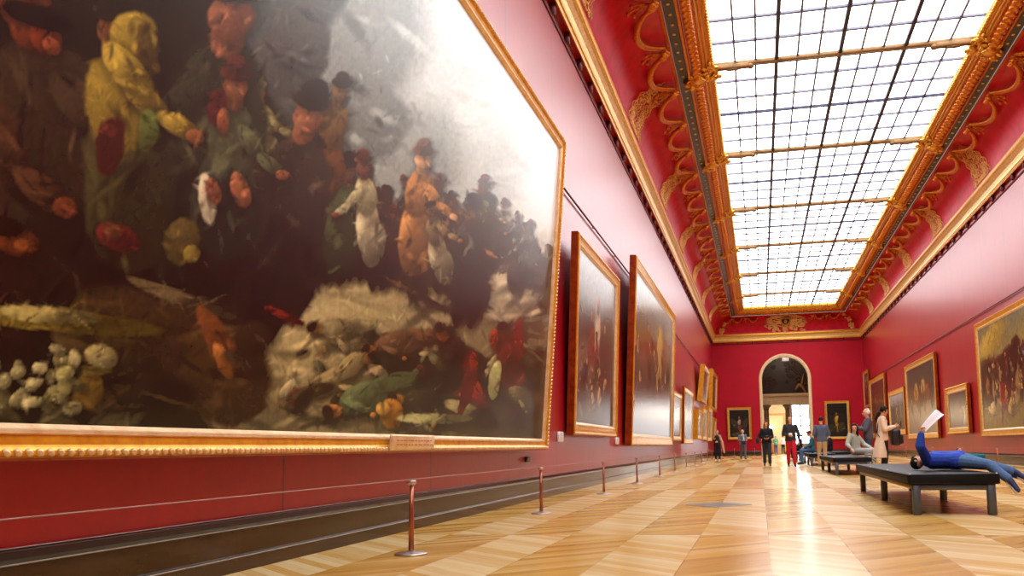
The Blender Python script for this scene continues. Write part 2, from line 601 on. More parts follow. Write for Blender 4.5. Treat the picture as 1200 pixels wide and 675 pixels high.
wloc(m.build('lead_bar', M['bar_thin']))
for a in BARS:
    if a < 8 or a > GY1: continue
    m = MB()
    m.bbox(GX0 - .05, GX1 + .05, a - .055, a + .055, ZG - .06, ZG + .07, .02, 1)
    m.tube([(GX0, a, ZG - .07), (GX1, a, ZG - .07)], .03, 6)
    wloc(m.build('gilt_transom', M['bar_gilt']))
    m = MB()
    for x, s in ((GX0, 1), (GX1, -1)):
        m.bbox(min(x - s * .05, x + s * .95), max(x - s * .05, x + s * .95), a - .075, a + .075, ZG - .15, ZG - .0, .04, 2)
        m.ball((x + s * .98, a, ZG - .10), (.10, .085, .085), None, 8, 6)
        m.ball((x + s * .5, a, ZG - .15), (.25, .06, .04), None, 8, 5)
    wloc(m.build('transom_end', M['bar_gilt']))

# ------------------------------------------------------------------ gilded stucco
def spiral(ca, ct, r, turns, sg, ph, n=18):
    return [(ca + sg * r * (1 - .85 * i / n) * cos(ph + 2 * pi * turns * i / n),
             ct + r * (1 - .85 * i / n) * sin(ph + 2 * pi * turns * i / n)) for i in range(n + 1)]

def rib_curves(seed):
    R = random.Random(seed)
    cs = []
    T = COVLEN
    for sg in (-1, 1):
        cs.append([(sg * (1.02 - .56 * q + .08 * sin(q * 26)), .06 + q * (T - .34)) for q in [i / 44 for i in range(45)]])
        for q in range(7):
            t = .18 + q * (T - .55) / 6.6
            w = .66 - .36 * t / T
            cs.append(spiral(sg * w, t, .25 - .10 * t / T, 1.6, sg, R.random() * 6))
            cs.append(spiral(sg * w * .4, t + .12, .12, 1.3, -sg, R.random() * 6, 14))
        for q in range(16):
            t = .10 + R.random() * (T * .8)
            w = (.94 - .5 * t / T) * R.random()
            cs.append(spiral(sg * w, t, .05 + .05 * R.random(), 1.1, R.choice((-1, 1)), R.random() * 6, 10))
    cs.append([(.07 * sin(q * 30), .05 + q * (T - .34)) for q in [i / 50 for i in range(51)]])
    for q in range(9):
        a0 = -.4 + .1 * q
        cs.append([(a0 + .05 * cos(w), .10 + .08 * sin(w)) for w in [2 * pi * i / 10 for i in range(11)]])
    return cs

def rib_mesh(side, cs):
    m = MB()
    for c in cs:
        m.tube([onc(side, a, t, .042) for a, t in c], .016, 4, True)
    for i in range(26):
        a, t = cs[0][min(44, i * 2)][0], cs[0][min(44, i * 2)][1]
        for sg in (1, -1):
            m.ball(onc(side, sg * a, t, .05), (.024, .024, .024), None, 5, 4)
    return m.mesh('stucco_scroll', M['gold_stucco'])

def gold_stucco():
    t = NT('gold_stucco')
    f = t.noise(10, 4, .6, t.coord())
    t.base(t.ramp(f, [(.3, lin('d89a48')), (.7, lin('f4cc80'))]))
    t.val(t.b, Metallic=.3, Roughness=.45)
    M['gold_stucco'] = t.m
gold_stucco()
ORD = ['nearest', 'second', 'third', 'fourth', 'fifth', 'sixth', 'seventh', 'eighth', 'ninth', 'tenth', 'eleventh', 'twelfth', 'thirteenth', 'fourteenth',
       'fifteenth', 'sixteenth', 'seventeenth', 'eighteenth', 'nineteenth', 'twentieth', 'twenty-first', 'twenty-second']
def nth(i): return ORD[i] if i == 0 else ORD[i] + ' nearest'

SIDEN = {'L': 'left', 'R': 'right'}
ribm = {s: rib_mesh(s, rib_curves(3)) for s in 'LR'}
for s in 'LR':
    for i, y in enumerate([b for b in BARS if 14 < b < GY1]):
        o = link('stucco_scroll', ribm[s])
        o.location = (0, y, 0)
        tag(o, 'gilded lace scroll climbing the %s red coving, %s of its row' % (SIDEN[s], nth(i)), 'ornament', 'gilded scrolls on the %s coving' % SIDEN[s])

def cluster(side):
    """gilded leaf bracket where a bar meets the frame"""
    R = random.Random(5)
    m = MB()
    def P(a, d, z): return Vector((XL + d, a, z)) if side == 'L' else Vector((XR - d * KR, a, z))
    def fz(d): return 10.78 + (d - 1.6) * .40
    for sg in (-1, 1):
        for q in range(12):
            ca, cd = sg * R.uniform(.03, .55), R.uniform(1.95, 2.75)
            sp = spiral(ca, cd, R.uniform(.07, .15), 1.4, sg, R.random() * 6, 12)
            m.tube([P(a, d, fz(d) - .05 - .05 * sin(i * .5)) for i, (a, d) in enumerate(sp)], [.035 * (1 - .05 * i) for i in range(len(sp))], 5)
    for q in range(34):
        d = R.uniform(1.9, 2.8); a = R.uniform(-.45, .45)
        m.ball(P(a, d, fz(d) - R.uniform(.02, .12)), (R.uniform(.05, .12), R.uniform(.05, .15), R.uniform(.04, .08)), Matrix.Rotation(R.random() * 3, 3, 'Z'), 6, 4)
    m.ball(P(0, 2.2, fz(2.2) - .10), (.24, .15, .10), None, 10, 6)
    return m.mesh('gilded_bracket', M['gold'])
for s in 'LR':
    me = cluster(s)
    for i, y in enumerate([b for b in BARS if 14 < b < GY1]):
        o = link('gilded_bracket', me); o.location = (0, y, 0)
        tag(o, 'gilded leaf bracket on the %s skylight frame, %s of its row' % (SIDEN[s], nth(i)), 'bracket', 'gilded brackets on the %s frame' % SIDEN[s])

def festoon_meshes(side, span):
    T = COVLEN
    g = MB()
    n = 22
    pts, rs = [], []
    for i in range(n + 1):
        q = i / n
        a = .205 + q * (span - .41)
        t = T - .06 - .62 * (1 - (2 * q - 1) ** 2) ** .75
        pts.append(onc(side, a, t, .17)); rs.append(.045 + .04 * sin(pi * q) + .012 * (i % 2))
    g.tube(pts, rs, 6)
    ro = MB()
    c = onc(side, 0, T - .10, .26)
    for k in range(7):
        w = 2 * pi * k / 7
        ro.ball(c + Vector((.07 * cos(w), .11 * sin(w), .07 * cos(w))), (.075, .06, .06), None, 6, 4)
    ro.ball(c, .09, None, 6, 5)
    for sg in (-1, 1):
        ro.tube([onc(side, sg * a, T - .10 + .06 * sin(a * 16), .19) for a in (.05, .09, .12, .15)], [.04, .05, .04, .02], 5)
    pe = MB()
    for k in (-1, 0, 1):
        p = [onc(side, k * .20 * q, T - .16 - (.42 + .14 * (k == 0)) * q, .16) for q in (0, .25, .5, .75, 1)]
        pe.tube(p, .018, 4)
        pe.ball(p[-1], (.05, .05, .07), None, 6, 4)
        pe.ball(p[2], (.04, .05, .04), None, 5, 4)
    return g.mesh('garland', M['gold_deep']), ro.mesh('rosette', M['gold_deep']), pe.mesh('tassel', M['gold_deep'])

for s in 'LR':
    gm, rm, pm = festoon_meshes(s, BAY / 3)
    i = 0
    y = BARS[2]
    while y < GY1 - 1.5:
        e = empty('festoon', (0, y, 0), 0, 'gilded garland festoon under the %s skylight edge, %s of its row' % (SIDEN[s], nth(i)), 'festoon', 'gilded festoons along the %s skylight edge' % SIDEN[s])
        link('garland', gm, e); link('rosette', rm, e); link('tassel', pm, e)
        y += BAY / 3; i += 1
gm, rm, pm = festoon_meshes('F', 1.1)
for i, x in enumerate((-1.95, -.75, 4.3, 5.4)):
    e = empty('festoon', (x, 0, 0), 0, 'gilded garland festoon on the far coving, %s from the left' % ('first', 'second', 'third', 'fourth')[i], 'festoon', 'gilded festoons on the far coving')
    link('garland', gm, e); link('rosette', rm, e); link('tassel', pm, e)

# far cartouche
def cartouche():
    R = random.Random(11)
    cx = 2.3
    e = empty('cartouche', (cx, D - 1.2, 9.4), 0, 'large gilded scrollwork cartouche with a shield on the far red coving', 'cartouche')
    def P(a, t, off=.05): return onc('F', cx + a, t, off) - e.location
    m = MB()
    for q in range(120):
        a = R.gauss(0, .75); t = R.uniform(.08, COVLEN * .92)
        if abs(a) > 1.9 - .5 * t: continue
        if abs(a) < .3 and .7 < t < 1.4: continue
        m.tube([P(u, v, .04) for u, v in spiral(a, t, R.uniform(.08, .19), 1.5, 1 if a > 0 else -1, R.random() * 6, 12)], .028, 4)
    for sg in (-1, 1):
        for q in range(6):
            a0, t0 = sg * .35, .5 + .2 * q
            m.tube([P(a0 + sg * k * .2, t0 + .10 * sin(k * 1.1 + q), .07) for k in range(7)], [.05, .045, .04, .04, .035, .03, .02], 5)
    m.build('scrollwork', M['gold_stucco'], e)
    s = MB()
    prof = [(-.3, 1.45), (.3, 1.45), (.34, 1.1), (.22, .8), (0, .65), (-.22, .8), (-.34, 1.1)]
    vs = [P(a, t, .05) for a, t in prof] + [P(a * .9, t * .95 + .055, .16) for a, t in prof]
    n = len(prof)
    s.add(vs, [tuple(range(n, 2 * n))] + [(i, (i + 1) % n, n + (i + 1) % n, n + i) for i in range(n)])
    sh = s.build('shield', M['dark_relief'], e)
    r = MB()
    r.tube([P(a, t, .14) for a, t in prof + prof[:1]], .05, 6)
    r.tube([P(.09 * cos(w), 1.08 + .18 * sin(w), .2) for w in [2 * pi * i / 12 for i in range(13)]], .035, 5)
    r.tube([P(0, .85, .18), P(0, 1.32, .18)], .04, 5)
    r.build('shield_rim', M['gold'], sh)
cartouche()
for s, x0 in (('left', 'L'), ('right', 'R')):
    m = MB()
    R = random.Random(9)
    base = XL + .75 if x0 == 'L' else XR - .65
    for q in range(46):
        t = R.uniform(.05, COVLEN * .95)
        d = cov(t / COVLEN)[0]
        a = (XL + d + .42) if x0 == 'L' else (XR - d * KR - .42)
        a += R.uniform(-.12, .22) * (1 if x0 == 'L' else -1)
        m.tube([onc('F', u, v, .05) for u, v in spiral(a, t, R.uniform(.06, .12), 1.4, R.choice((-1, 1)), R.random() * 6, 10)], .02, 4)
    tag(m.build('stucco_scroll', M['gold_stucco']), 'gilded lace scroll filling the far %s corner of the coving' % s, 'ornament')

# ------------------------------------------------------------------ hall seen through the arch
HX0, HX1, HY = -6.0, 10.5, 84.0
m = MB(); m.box(HX0 - .3, HX0, D + .7, HY, 0, 10); st('wall_hall_left', m, M['stone_warm'])
m = MB(); m.box(HX1, HX1 + .3, D + .7, HY, 0, 10); st('wall_hall_right', m, M['stone_warm'])
m = MB(); m.box(HX0, HX1, HY, HY + .3, 0, 10); st('wall_hall_back', m, M['stone_warm'])
m = MB(); m.box(HX0, HX1, D + .7, HY, 10, 10.3); st('ceiling_hall', m, M['stone_brown'])
SY = 74.0
# lunette with dark carved relief over a stone lintel
M['bracket_brown'] = plain('relief_brown', '3c2818', .55, 0, .3, 5)
lun = empty('trim_16', (2.2, SY, 4.3), kind='structure')
m = MB()
m.box(HX0 - 2.2, HX1 - 2.2, 0, .5, .92, 5.7)
m.build('lunette', M['dark_relief'], lun)
R_ = random.Random(4)
m = MB()
for q in range(34):
    x, z = R_.uniform(-2.2, 2.4), R_.uniform(1.1, 4.2)
    m.tube([(u, -.05, v) for u, v in spiral(x, z, R_.uniform(.12, .4), 1.2, R_.choice((-1, 1)), R_.random() * 6, 12)], .05, 5)
m.tube([(1.0 + .55 * sin(i * .5), -.08, 1.1 + i * .28) for i in range(12)], .10, 6)
m.build('carved_relief', M['bracket_brown'], lun)
m = MB()
m.tube([(.95 + i * .12, -.12, 1.2 + .45 * sin(i * .5)) for i in range(9)], [.05, .1, .12, .13, .14, .12, .1, .08, .04], 8)
m.tube([(1.5 + i * .03, -.12, 1.6 + i * .14) for i in range(8)], [.06, .1, .1, .08, .08, .06, .05, .03], 8)
m.build('carved_figure', M['relief_gold'], lun)
m = MB()
m.box(HX0 - 2.2, HX1 - 2.2, -.12, .6, -.02, .14); m.box(HX0 - 2.2, HX1 - 2.2, -.02, .5, .14, .72); m.box(HX0 - 2.2, HX1 - 2.2, -.22, .6, .72, .92)
m.build('lintel', M['stone'], lun)
for i, x in enumerate((.62, 2.46)):
    c = empty('column', (x, SY + .2, 0), kind='structure')
    m = MB(); m.lathe([(.26, .3), (.255, 1.5), (.235, 3.0), (.215, 3.85)], n=20); m.build('shaft', M['stone_brown'], c)
    m = MB(); m.lathe([(.22, 3.83), (.27, 3.88), (.24, 3.95), (.34, 4.08), (.42, 4.14), (.42, 4.28)], n=20); m.build('capital', M['stone_brown'], c)
    m = MB(); m.bbox(-.38, .38, -.38, .38, 0, .16, .01, 1); m.lathe([(.36, .14), (.36, .2), (.3, .24), (.32, .3), (.27, .34)], n=20); m.build('base', M['stone_brown'], c)
    c.name = 'column' if i == 0 else 'column.001'
# stone pier and tall window to the right
m = MB()
m.box(4.25, HX1, SY - .02, SY + .5, 0, 4.28); m.box(2.72, 4.25, SY, SY + .4, 0, .8)
m.box(2.6, 2.78, SY, SY + .4, 0, 4.28)
st('wall_hall_screen', m, M['stone'])
w = empty('window_2', (3.5, SY + .12, .8), kind='structure')
m = MB(); m.box(-.74, .77, .02, .05, 0, 3.47); m.build('glazing', M['winglass'], w)
m = MB()
for x in (-.72, .02, .75): m.box(x - .055, x + .055, -.05, .015, 0, 3.47)
for z in (.03, .75, 1.6, 2.45, 3.43): m.box(-.74, .77, -.045, .015, z - .05, z + .05)
m.build('window_frame', M['bar_dark'], w)
# warm lit niche wall between the columns, with mouldings
n = tag(None or empty('trim_17', (0, 80.5, 0)), kind='structure')
m = MB(); m.box(-5, 2.7, 0, .4, 0, 4.6); m.build('niche_wall', M['stone_cream'], n)
m = MB(); m.box(-5, 2.7, -.12, 0, 3.55, 3.75); m.box(-5, 2.7, -.12, 0, 0, .9)
for x in (.8, 2.3): m.box(x - .1, x + .1, -.08, 0, .9, 3.55)
m.build('niche_moulding', M['stone_warm'], n)
lamp = empty('globe_lamp', (1.1, 80.0, 1.9), 0, 'glowing globe lamp on a post in the warm hall beyond the arch', 'lamp')
m = MB(); m.ball((0, 0, .55), .22, None, 14, 10)
t = NT('lamp_glow'); t.base((1, .9, .7)); t.b.inputs['Emission Color'].default_value = (1, .82, .5, 1); t.b.inputs['Emission Strength'].default_value = 5
m.build('globe', t.m, lamp)
m = MB(); m.lathe([(.16, -1.9), (.16, -1.84), (.03, -1.8), (.025, .2), (.1, .3), (.1, .36)], n=12); m.build('post', M['copper'], lamp)
# sign at the crown of the arch
s = empty('exit_sign', (2.2, D - .12, 7.52), 0, 'small white lit sign hanging at the crown of the arch', 'sign')
m = MB(); m.bbox(-.27, .27, -.05, .05, -.16, .12, .01, 1); m.build('box', M['white'], s)
m = MB(); m.tube([(-.2, 0, .1), (-.2, .03, .30)], .01, 5); m.tube([(.2, 0, .1), (.2, .03, .30)], .01, 5); m.build('hanger', M['steel'], s)
# ------------------------------------------------------------------ pictures
def vnoise(H, W, gy, gx, rng):
    g = rng.random((gy + 2, gx + 2))
    y = np.linspace(0, gy, H); x = np.linspace(0, gx, W)
    iy, ix = y.astype(int), x.astype(int)
    fy, fx = y - iy, x - ix
    fy = fy * fy * (3 - 2 * fy); fx = fx * fx * (3 - 2 * fx)
    a = g[np.ix_(iy, ix)]; b = g[np.ix_(iy, ix + 1)]; c = g[np.ix_(iy + 1, ix)]; d = g[np.ix_(iy + 1, ix + 1)]
    return (a * (1 - fx) + b * fx) * (1 - fy[:, None]) + (c * (1 - fx) + d * fx) * fy[:, None]

def h3(h): return np.array([int(h[i:i+2], 16) / 255 for i in (0, 2, 4)])

PAL = ['6e4a2a', '5a2a1e', '4a4a30', '7a6a48', '8a7a58', '3a3a40', '6a3a2c', '2c241c', '9a7a50', '54584a', '3f2a1c', '7c5a3a']
def make_crowd(crowd, Wm, Hm, rng):
    """draped figures strewn over part of the canvas: (n, u0, u1, v0, v1, height as a fraction of the canvas)"""
    out = []
    if not crowd: return out
    n, u0, u1, v0, v1, hh = crowd
    fs = sorted([(rng.uniform(v0, v1), rng.uniform(u0, u1)) for _ in range(n)], reverse=True)
    for v, u in fs:
        s = hh * Hm * rng.uniform(.7, 1.2); x, y = u * Wm, v * Hm
        lean = rng.normal(0, 22)
        up = radians(90 + lean); dx, dy = cos(up), sin(up)
        c = PAL[rng.integers(len(PAL))]; c2 = PAL[rng.integers(len(PAL))]
        out.append((x, y, s * .36, s * .15, 90 + lean, c))
        out.append((x + dx * s * .18, y + dy * s * .18, s * .2, s * .12, 90 + lean + rng.normal(0, 20), c2))
        out.append((x + dx * s * .2 + s * .1, y + dy * s * .12, s * .16, s * .04, rng.uniform(-40, 60), c2))
        out.append((x + dx * s * .44, y + dy * s * .44, s * .065, s * .055, 90, ['a8704a', '8a5434', 'b5845c', '7a4630'][rng.integers(4)]))
        if rng.random() < .5: out.append((x + dx * s * .5, y + dy * s * .5, s * .07, s * .035, lean, ['2a2018', '4a2018', '3a3a3c'][rng.integers(3)]))
        if rng.random() < .4: out.append((x + s * .12, y - s * .05, s * .05, s * .02, rng.uniform(0, 90), ['c0b48a', 'b0885a', '9a3a22'][rng.integers(3)]))
    return out

def art(xs, Wm, Hm, ny, grad, blobs, seed, strokes=2500, jit=.16, smin=.014, smax=.10, soft=.16, folds=1.0, crowd=None, at=None):
    """pigment grid (linear) over columns xs; grad = [(height fraction, hex)...]; blobs in metres"""
    rng = np.random.default_rng(seed)
    nx = len(xs); ys = np.linspace(0, Hm, ny)
    yy = ys[:, None] * np.ones((1, nx)); xx = xs[None, :] * np.ones((ny, 1))
    ixs = np.clip(np.round(xs / Wm * (nx - 1)).astype(int), 0, nx - 1)
    VN = lambda gy, gx: vnoise(ny, nx, gy, gx, rng)[:, ixs]
    img = np.zeros((ny, nx, 3))
    hs = [g[0] for g in grad]; cs = np.array([h3(g[1]) for g in grad])
    wv = yy / Hm + .10 * (VN(4, 7) - .5)
    for k in range(3): img[..., k] = np.interp(wv, hs, cs[:, k])
    gx, gy = max(4, int(Wm / .3)), max(4, int(Hm / .3))
    wx = (VN(gy, gx) - .5) * .16 + (VN(gy * 4, gx * 4) - .5) * .035
    wy = (VN(gy, gx) - .5) * .16 + (VN(gy * 4, gx * 4) - .5) * .035
    def win(cx, cy, r):
        x0, x1 = np.searchsorted(xs, cx - r), np.searchsorted(xs, cx + r)
        y0, y1 = np.searchsorted(ys, cy - r), np.searchsorted(ys, cy + r)
        return slice(y0, y1), slice(x0, x1), (x1 - x0 > 0 and y1 - y0 > 0)
    def lay(bx, by, ra, rb, t, col, warp, sft, alpha=1.0, shade=0.0):
        iy, ix, ok = win(bx, by, max(ra, rb) * (1 + sft) + .2 * warp + .02)
        if not ok: return
        dx, dy = xx[iy, ix] + wx[iy, ix] * warp - bx, yy[iy, ix] + wy[iy, ix] * warp - by
        p, q = dx * cos(t) + dy * sin(t), -dx * sin(t) + dy * cos(t)
        r = np.sqrt((p / ra) ** 2 + (q / rb) ** 2)
        w = (np.clip((1 - r) / sft + .5, 0, 1) * alpha)[..., None]
        sh = 1 + shade * np.clip((dy * .8 - dx * .6) / max(rb, .02), -1, 1)[..., None]
        img[iy, ix] = img[iy, ix] * (1 - w) + np.clip(col * sh, 0, 1) * w
    blobs = list(blobs); at = len(blobs) if at is None else at
    blobs = blobs[:at] + make_crowd(crowd, Wm, Hm, rng) + blobs[at:]
    for (bx, by, ra, rb, an, hx) in blobs:
        t = radians(an); c = h3(hx); m_ = max(c)
        big = rb > .3
        wp = min(1, rb / .30) * (.5 if not big else 1)
        if not big: lay(bx + .02, by - .03, ra * 1.12 + .015, rb * 1.12 + .015, t, np.array((.07, .06, .035)), wp, .5, .35)
        lay(bx, by, ra, rb, t, c, wp, (.5 if m_ > .5 and big else soft), 1, .3 if not big else .12)
        if rb > .035:
            for _ in range(int(folds * min(14, 3 + ra * 9))):
                u, v = rng.uniform(-.8, .8), rng.uniform(-.8, .8)
                if u * u + v * v > .7: continue
                la, lb = ra * rng.uniform(.14, .42), max(.006, min(.045, rb * .14) * rng.uniform(.4, 1.3))
                ox, oy = bx + u * ra * cos(t) - v * rb * sin(t), by + u * ra * sin(t) + v * rb * cos(t)
                g_ = rng.choice((2.1, 1.6, .6, .45)) if m_ < .25 else rng.choice((1.5, 1.28, .62, .5)) if m_ < .55 else rng.choice((1.06, .93, .88))
                lay(ox, oy, min(la, .35), lb, t + rng.normal(0, .5), np.clip(c * g_, 0, 1), .5, .9, .7)
    src = img.copy()
    for i in range(strokes):
        f = i / strokes
        ln = (smax * (1 - f) + smin * f) * rng.uniform(.6, 1.5); wd = ln * rng.uniform(.16, .32)
        cx_, cy_ = rng.uniform(0, Wm), rng.uniform(0, Hm)
        a = rng.choice((.5, 1.1, 1.7, 2.5)) + rng.normal(0, .4)
        c = src[min(ny - 1, np.searchsorted(ys, cy_)), min(nx - 1, np.searchsorted(xs, cx_))]
        lum = c.mean()
        j = jit if lum < .5 else jit * .3
        lay(cx_, cy_, ln, wd, a, np.clip(c * (1 + rng.normal(0, j)) + rng.normal(0, .008, 3), 0, 1), 0, .9, .6)
    img = np.clip(img * (1 + .08 * (VN(int(ny / 3), int(nx / 3)) - .5))[..., None], 0, 1)
    return np.where(img <= .04045, img / 12.92, ((img + .055) / 1.055) ** 2.4)

def canvas_mesh(xs, Wm, Hm, pig, mat):
    ny, nx = pig.shape[:2]
    X_, Z_ = np.meshgrid(xs - Wm / 2, np.linspace(0, Hm, ny))
    co = np.stack([X_, np.zeros_like(X_), Z_], -1).reshape(-1, 3)
    i = (np.arange(ny - 1)[:, None] * nx + np.arange(nx - 1)[None, :]).ravel()
    fs = np.stack([i, i + 1, i + nx + 1, i + nx], -1)
    me = bpy.data.meshes.new('canvas')
    me.from_pydata(co.tolist(), [], fs.tolist())
    at = me.color_attributes.new('pigment', 'FLOAT_COLOR', 'POINT')
    at.data.foreach_set('color', np.concatenate([pig.reshape(-1, 3), np.ones((nx * ny, 1))], 1).astype(np.float32).ravel())
    me.materials.append(mat)
    return me

def frame_mb(W, H, prof, mb=None):
    """prof: (inset from the outer edge, forward) pairs; outer rect W x H, front is -y"""
    mb = mb or MB()
    vs, fs = [], []
    for d, y in prof:
        vs += [(-W / 2 + d, -y, d), (W / 2 - d, -y, d), (W / 2 - d, -y, H - d), (-W / 2 + d, -y, H - d)]
    for i in range(len(prof) - 1):
        for k in range(4):
            k2 = (k + 1) % 4
            fs.append((i * 4 + k, i * 4 + k2, (i + 1) * 4 + k2, (i + 1) * 4 + k))
    mb.add(vs, fs)
    return mb

def picture(wall, c, z0, W, H, tilt, fw, depth, grad, blobs, seed, label, res=None, style='plain', group=None, strokes=900, crowd=None, side=None, at=None):
    """outer size W x H; c = position along the wall; bottom edge at z0"""
    off = .05
    if wall == 'L': loc, rz = (XL + off, c, z0), pi / 2
    elif wall == 'R': loc, rz = (XR - off, c, z0), -pi / 2
    else: loc, rz = (c, D - off, z0), 0
    e = empty('painting', loc, rz, label, 'painting', group, None, tilt)
    cw, ch = W - 2 * fw, H - 2 * fw
    res = res or 40
    nx, ny = max(16, int(cw * res)), max(16, int(ch * res))
    bl = [(b[0] * cw, b[1] * ch, b[2] * cw, b[3] * ch, b[4], b[5]) if style != 'grand' else b for b in blobs]
    if style == 'grand': xs, pig = grand_pigment(cw, ch, nx, ny)
    else:
        xs = np.linspace(0, cw, nx)
        pig = art(xs, cw, ch, ny, grad, bl, seed, strokes, crowd=crowd, at=at)
    cv = link('canvas', canvas_mesh(xs, cw, ch, pig, M['oil_paint']), e)
    cv.location = (0, -depth * .55, fw)
    d = depth
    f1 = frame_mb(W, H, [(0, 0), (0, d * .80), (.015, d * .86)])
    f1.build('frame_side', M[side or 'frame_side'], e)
    f = fw
    frame_mb(W, H, [(.015, d * .86), (.03, d), (.05, d), (.065, d * .93), (f * .45, d * .86), (f * .72, d * .80)]).build('frame', M['gold_frame'], e)
    frame_mb(W, H, [(f * .72, d * .80), (f * .76, d * .86), (f * .86, d * .84), (f * .9, d * .72), (f + .004, d * .56)]).build('frame_slip', M['gold_cream'], e)
    if style in ('grand', 'ornate'):
        m = MB()
        st_ = .06 if style == 'grand' else .11
        r = .018 if style == 'grand' else .035
        for x in np.arange(-W / 2 + .04, W / 2 - .03, st_):
            for z in (.04, H - .04):
                m.ball((x, -d * 1.0, z), (r * 1.5, r, r), Matrix.Rotation(.7, 3, 'Y'), 6, 4)
        for z in np.arange(.04, H - .03, st_):
            for x in (-W / 2 + .04, W / 2 - .04):
                m.ball((x, -d * 1.0, z), (r, r, r * 1.5), Matrix.Rotation(.7, 3, 'Y'), 6, 4)
        m.build('bead_moulding', M['gold_cream'] if style == 'grand' else M['gold'], e)
    return e

def grand_design():
    """a wide winter landscape with cloaked travellers; design units, y down"""
    R = random.Random(17)
    B = []
    def E(x, y, rx, ry, a, h):
        r, g, b = (int(h[i:i+2], 16) for i in (0, 2, 4))
        if r > 1.5 * g and r > 100: h = '%02x%02x%02x' % (int(r * .74), int(g * .86), int(b * .9))
        B.append((x, y, rx, ry, a, h))
    # pale sky to the right with surface glare worked into its pigment, smoke left
    for q in ((600, 60, 210, 190, 0, 'd3dede'), (450, -60, 160, 140, 30, 'a9b3b1'), (640, 250, 90, 130, 0, 'd0d9d8'), (500, 60, 90, 110, 40, 'b7c2c1'), (540, 190, 80, 90, 40, 'a6b0ac'), (420, 60, 70, 110, 30, '7d8785'),
              (600, 310, 70, 60, 0, 'a9aaa0'), (480, 190, 60, 70, 30, '858f8a'), (430, 140, 50, 50, 30, '6d7571'), (340, -40, 80, 110, 20, '4d5351'), (345, 60, 40, 60, 30, '4a4a46')): E(*q)
    # snow and trodden ground
    for q in ((335, 400, 100, 90, 30, 'b2a874'), (300, 335, 80, 40, 25, 'a79c6e'), (400, 345, 120, 60, 20, 'aa9f70'), (470, 370, 110, 34, 12, '90855c'), (560, 380, 90, 34, 8, '7c7352'), (250, 300, 80, 18, 22, 'a39b74'), (370, 440, 60, 60, 0, '8a7f56'),
              (200, 305, 80, 14, 22, 'b0a984'), (40, 430, 80, 44, -8, '69663c'), (60, 470, 120, 34, 3, '5d5836'), (600, 350, 60, 30, 0, '8a8468'), (460, 490, 190, 30, 2, '5f583a'), (300, 480, 60, 40, 0, '6a6242')): E(*q)
    def fig(x, y, h, lean, c, skin='9a5c38', hat=None, c2=None, arm=1, wide=1.0):
        t = radians(lean); ux, uy = sin(t), -cos(t)
        P = lambda k, o=0: (x + ux * h * k - uy * h * o, y + uy * h * k + ux * h * o)
        A = lean - 90
        c2 = c2 or c
        for o in (-.06, .07): E(*P(.12, o), h * .16, h * .045, A + 8 * (o > 0), '231a12')
        E(*P(.34), h * .30, h * .125 * wide, A, c)
        E(*P(.22, .04), h * .20, h * .13 * wide, A + 10, '%02x%02x%02x' % tuple(int(int(c[i:i+2], 16) * .66) for i in (0, 2, 4)))
        E(*P(.62), h * .17, h * .115 * wide, A, c2)
        e1, h1 = P(.56, arm * .15), P(.48, arm * .26)
        E((e1[0] + P(.66, arm * .06)[0]) / 2, (e1[1] + P(.66, arm * .06)[1]) / 2, h * .11, h * .042, A + arm * 140, c2)
        E((e1[0] + h1[0]) / 2, (e1[1] + h1[1]) / 2, h * .09, h * .034, lean + arm * 35, c2)
        E(*h1, h * .032, h * .024, 20, skin)
        E(*P(.80), h * .05, h * .045, A, skin)
        E(*P(.86), h * .062, h * .058, A, skin)
        if hat: E(*P(.93), h * .075, h * .04, lean, hat); E(*P(.975), h * .05, h * .045, lean, hat)
        else: E(*P(.915), h * .06, h * .036, lean, '22160e')
    def lying(x, y, L, a, c, skin='8a5230', c2='2a2418'):
        t = radians(a); ux, uy = cos(t), sin(t)
        E(x, y, L * .38, L * .13, a, c); E(x + ux * L * .3, y + uy * L * .3, L * .26, L * .075, a + 14, c2); E(x + ux * L * .45, y + uy * L * .45, L * .12, L * .05, a - 20, '2a2016')
        E(x - ux * L * .2, y - uy * L * .2 - L * .05, L * .2, L * .11, a - 10, c); E(x - ux * L * .45, y - uy * L * .45, L * .075, L * .065, a, skin); E(x - ux * L * .5, y - uy * L * .5 - L * .02, L * .05, L * .06, a, '241810')
        E(x - ux * L * .15 + uy * L * .1, y + L * .12, L * .16, L * .035, a + 40, c); E(x - ux * L * .05, y + L * .2, L * .03, L * .024, 0, skin)
    # far ranks in the haze
    for k in range(46):
        x = R.uniform(395, 640); y = 250 + (x - 395) * .30 + R.uniform(-14, 40)
        fig(x, y, R.uniform(44, 66), R.gauss(0, 8), R.choice(('5c5a50', '6c5c50', '4c5250', '6a4a40', '787258', '56483c')), '8c6a50', R.choice((None, '3c3c3a', '5a3228')), None, R.choice((-1, 1)))
    # dark middle crowd
    for k in range(24):
        x = R.uniform(300, 570); y = 268 + (x - 270) * .2 + R.uniform(-20, 40)
        fig(x, y, R.uniform(80, 125), R.gauss(0, 12), R.choice(('443828', '5a4028', '4a5232', '5a3626', '38373c', '6c4e32', '4c4436', '666a46')), R.choice(('9a6038', '8a4c2c', 'a8744a')), R.choice((None, '1c1a18', '4a1e16')), R.choice((None, '6a4a2c', '4a3420', '74704e')), R.choice((-1, 1)))
    fig(392, 330, 150, 8, '3a4428', 'a05a38', '1e1c18', '434e2e', 1)
    fig(436, 318, 140, -4, 'a29a78', '9a4a30', '7a3a26', '8f8a66', -1, .8)
    fig(482, 330, 165, 6, 'a0723c', 'b58a5c', '5a3a22', '8c6232', 1, .9)
    fig(545, 380, 150, 4, '2c2a26', '8a5a3a', '1c1c1c', '3a3a34', -1)
    fig(520, 340, 110, -8, '8a8462', '9a6238', None, '6a5a3c', 1, .8)
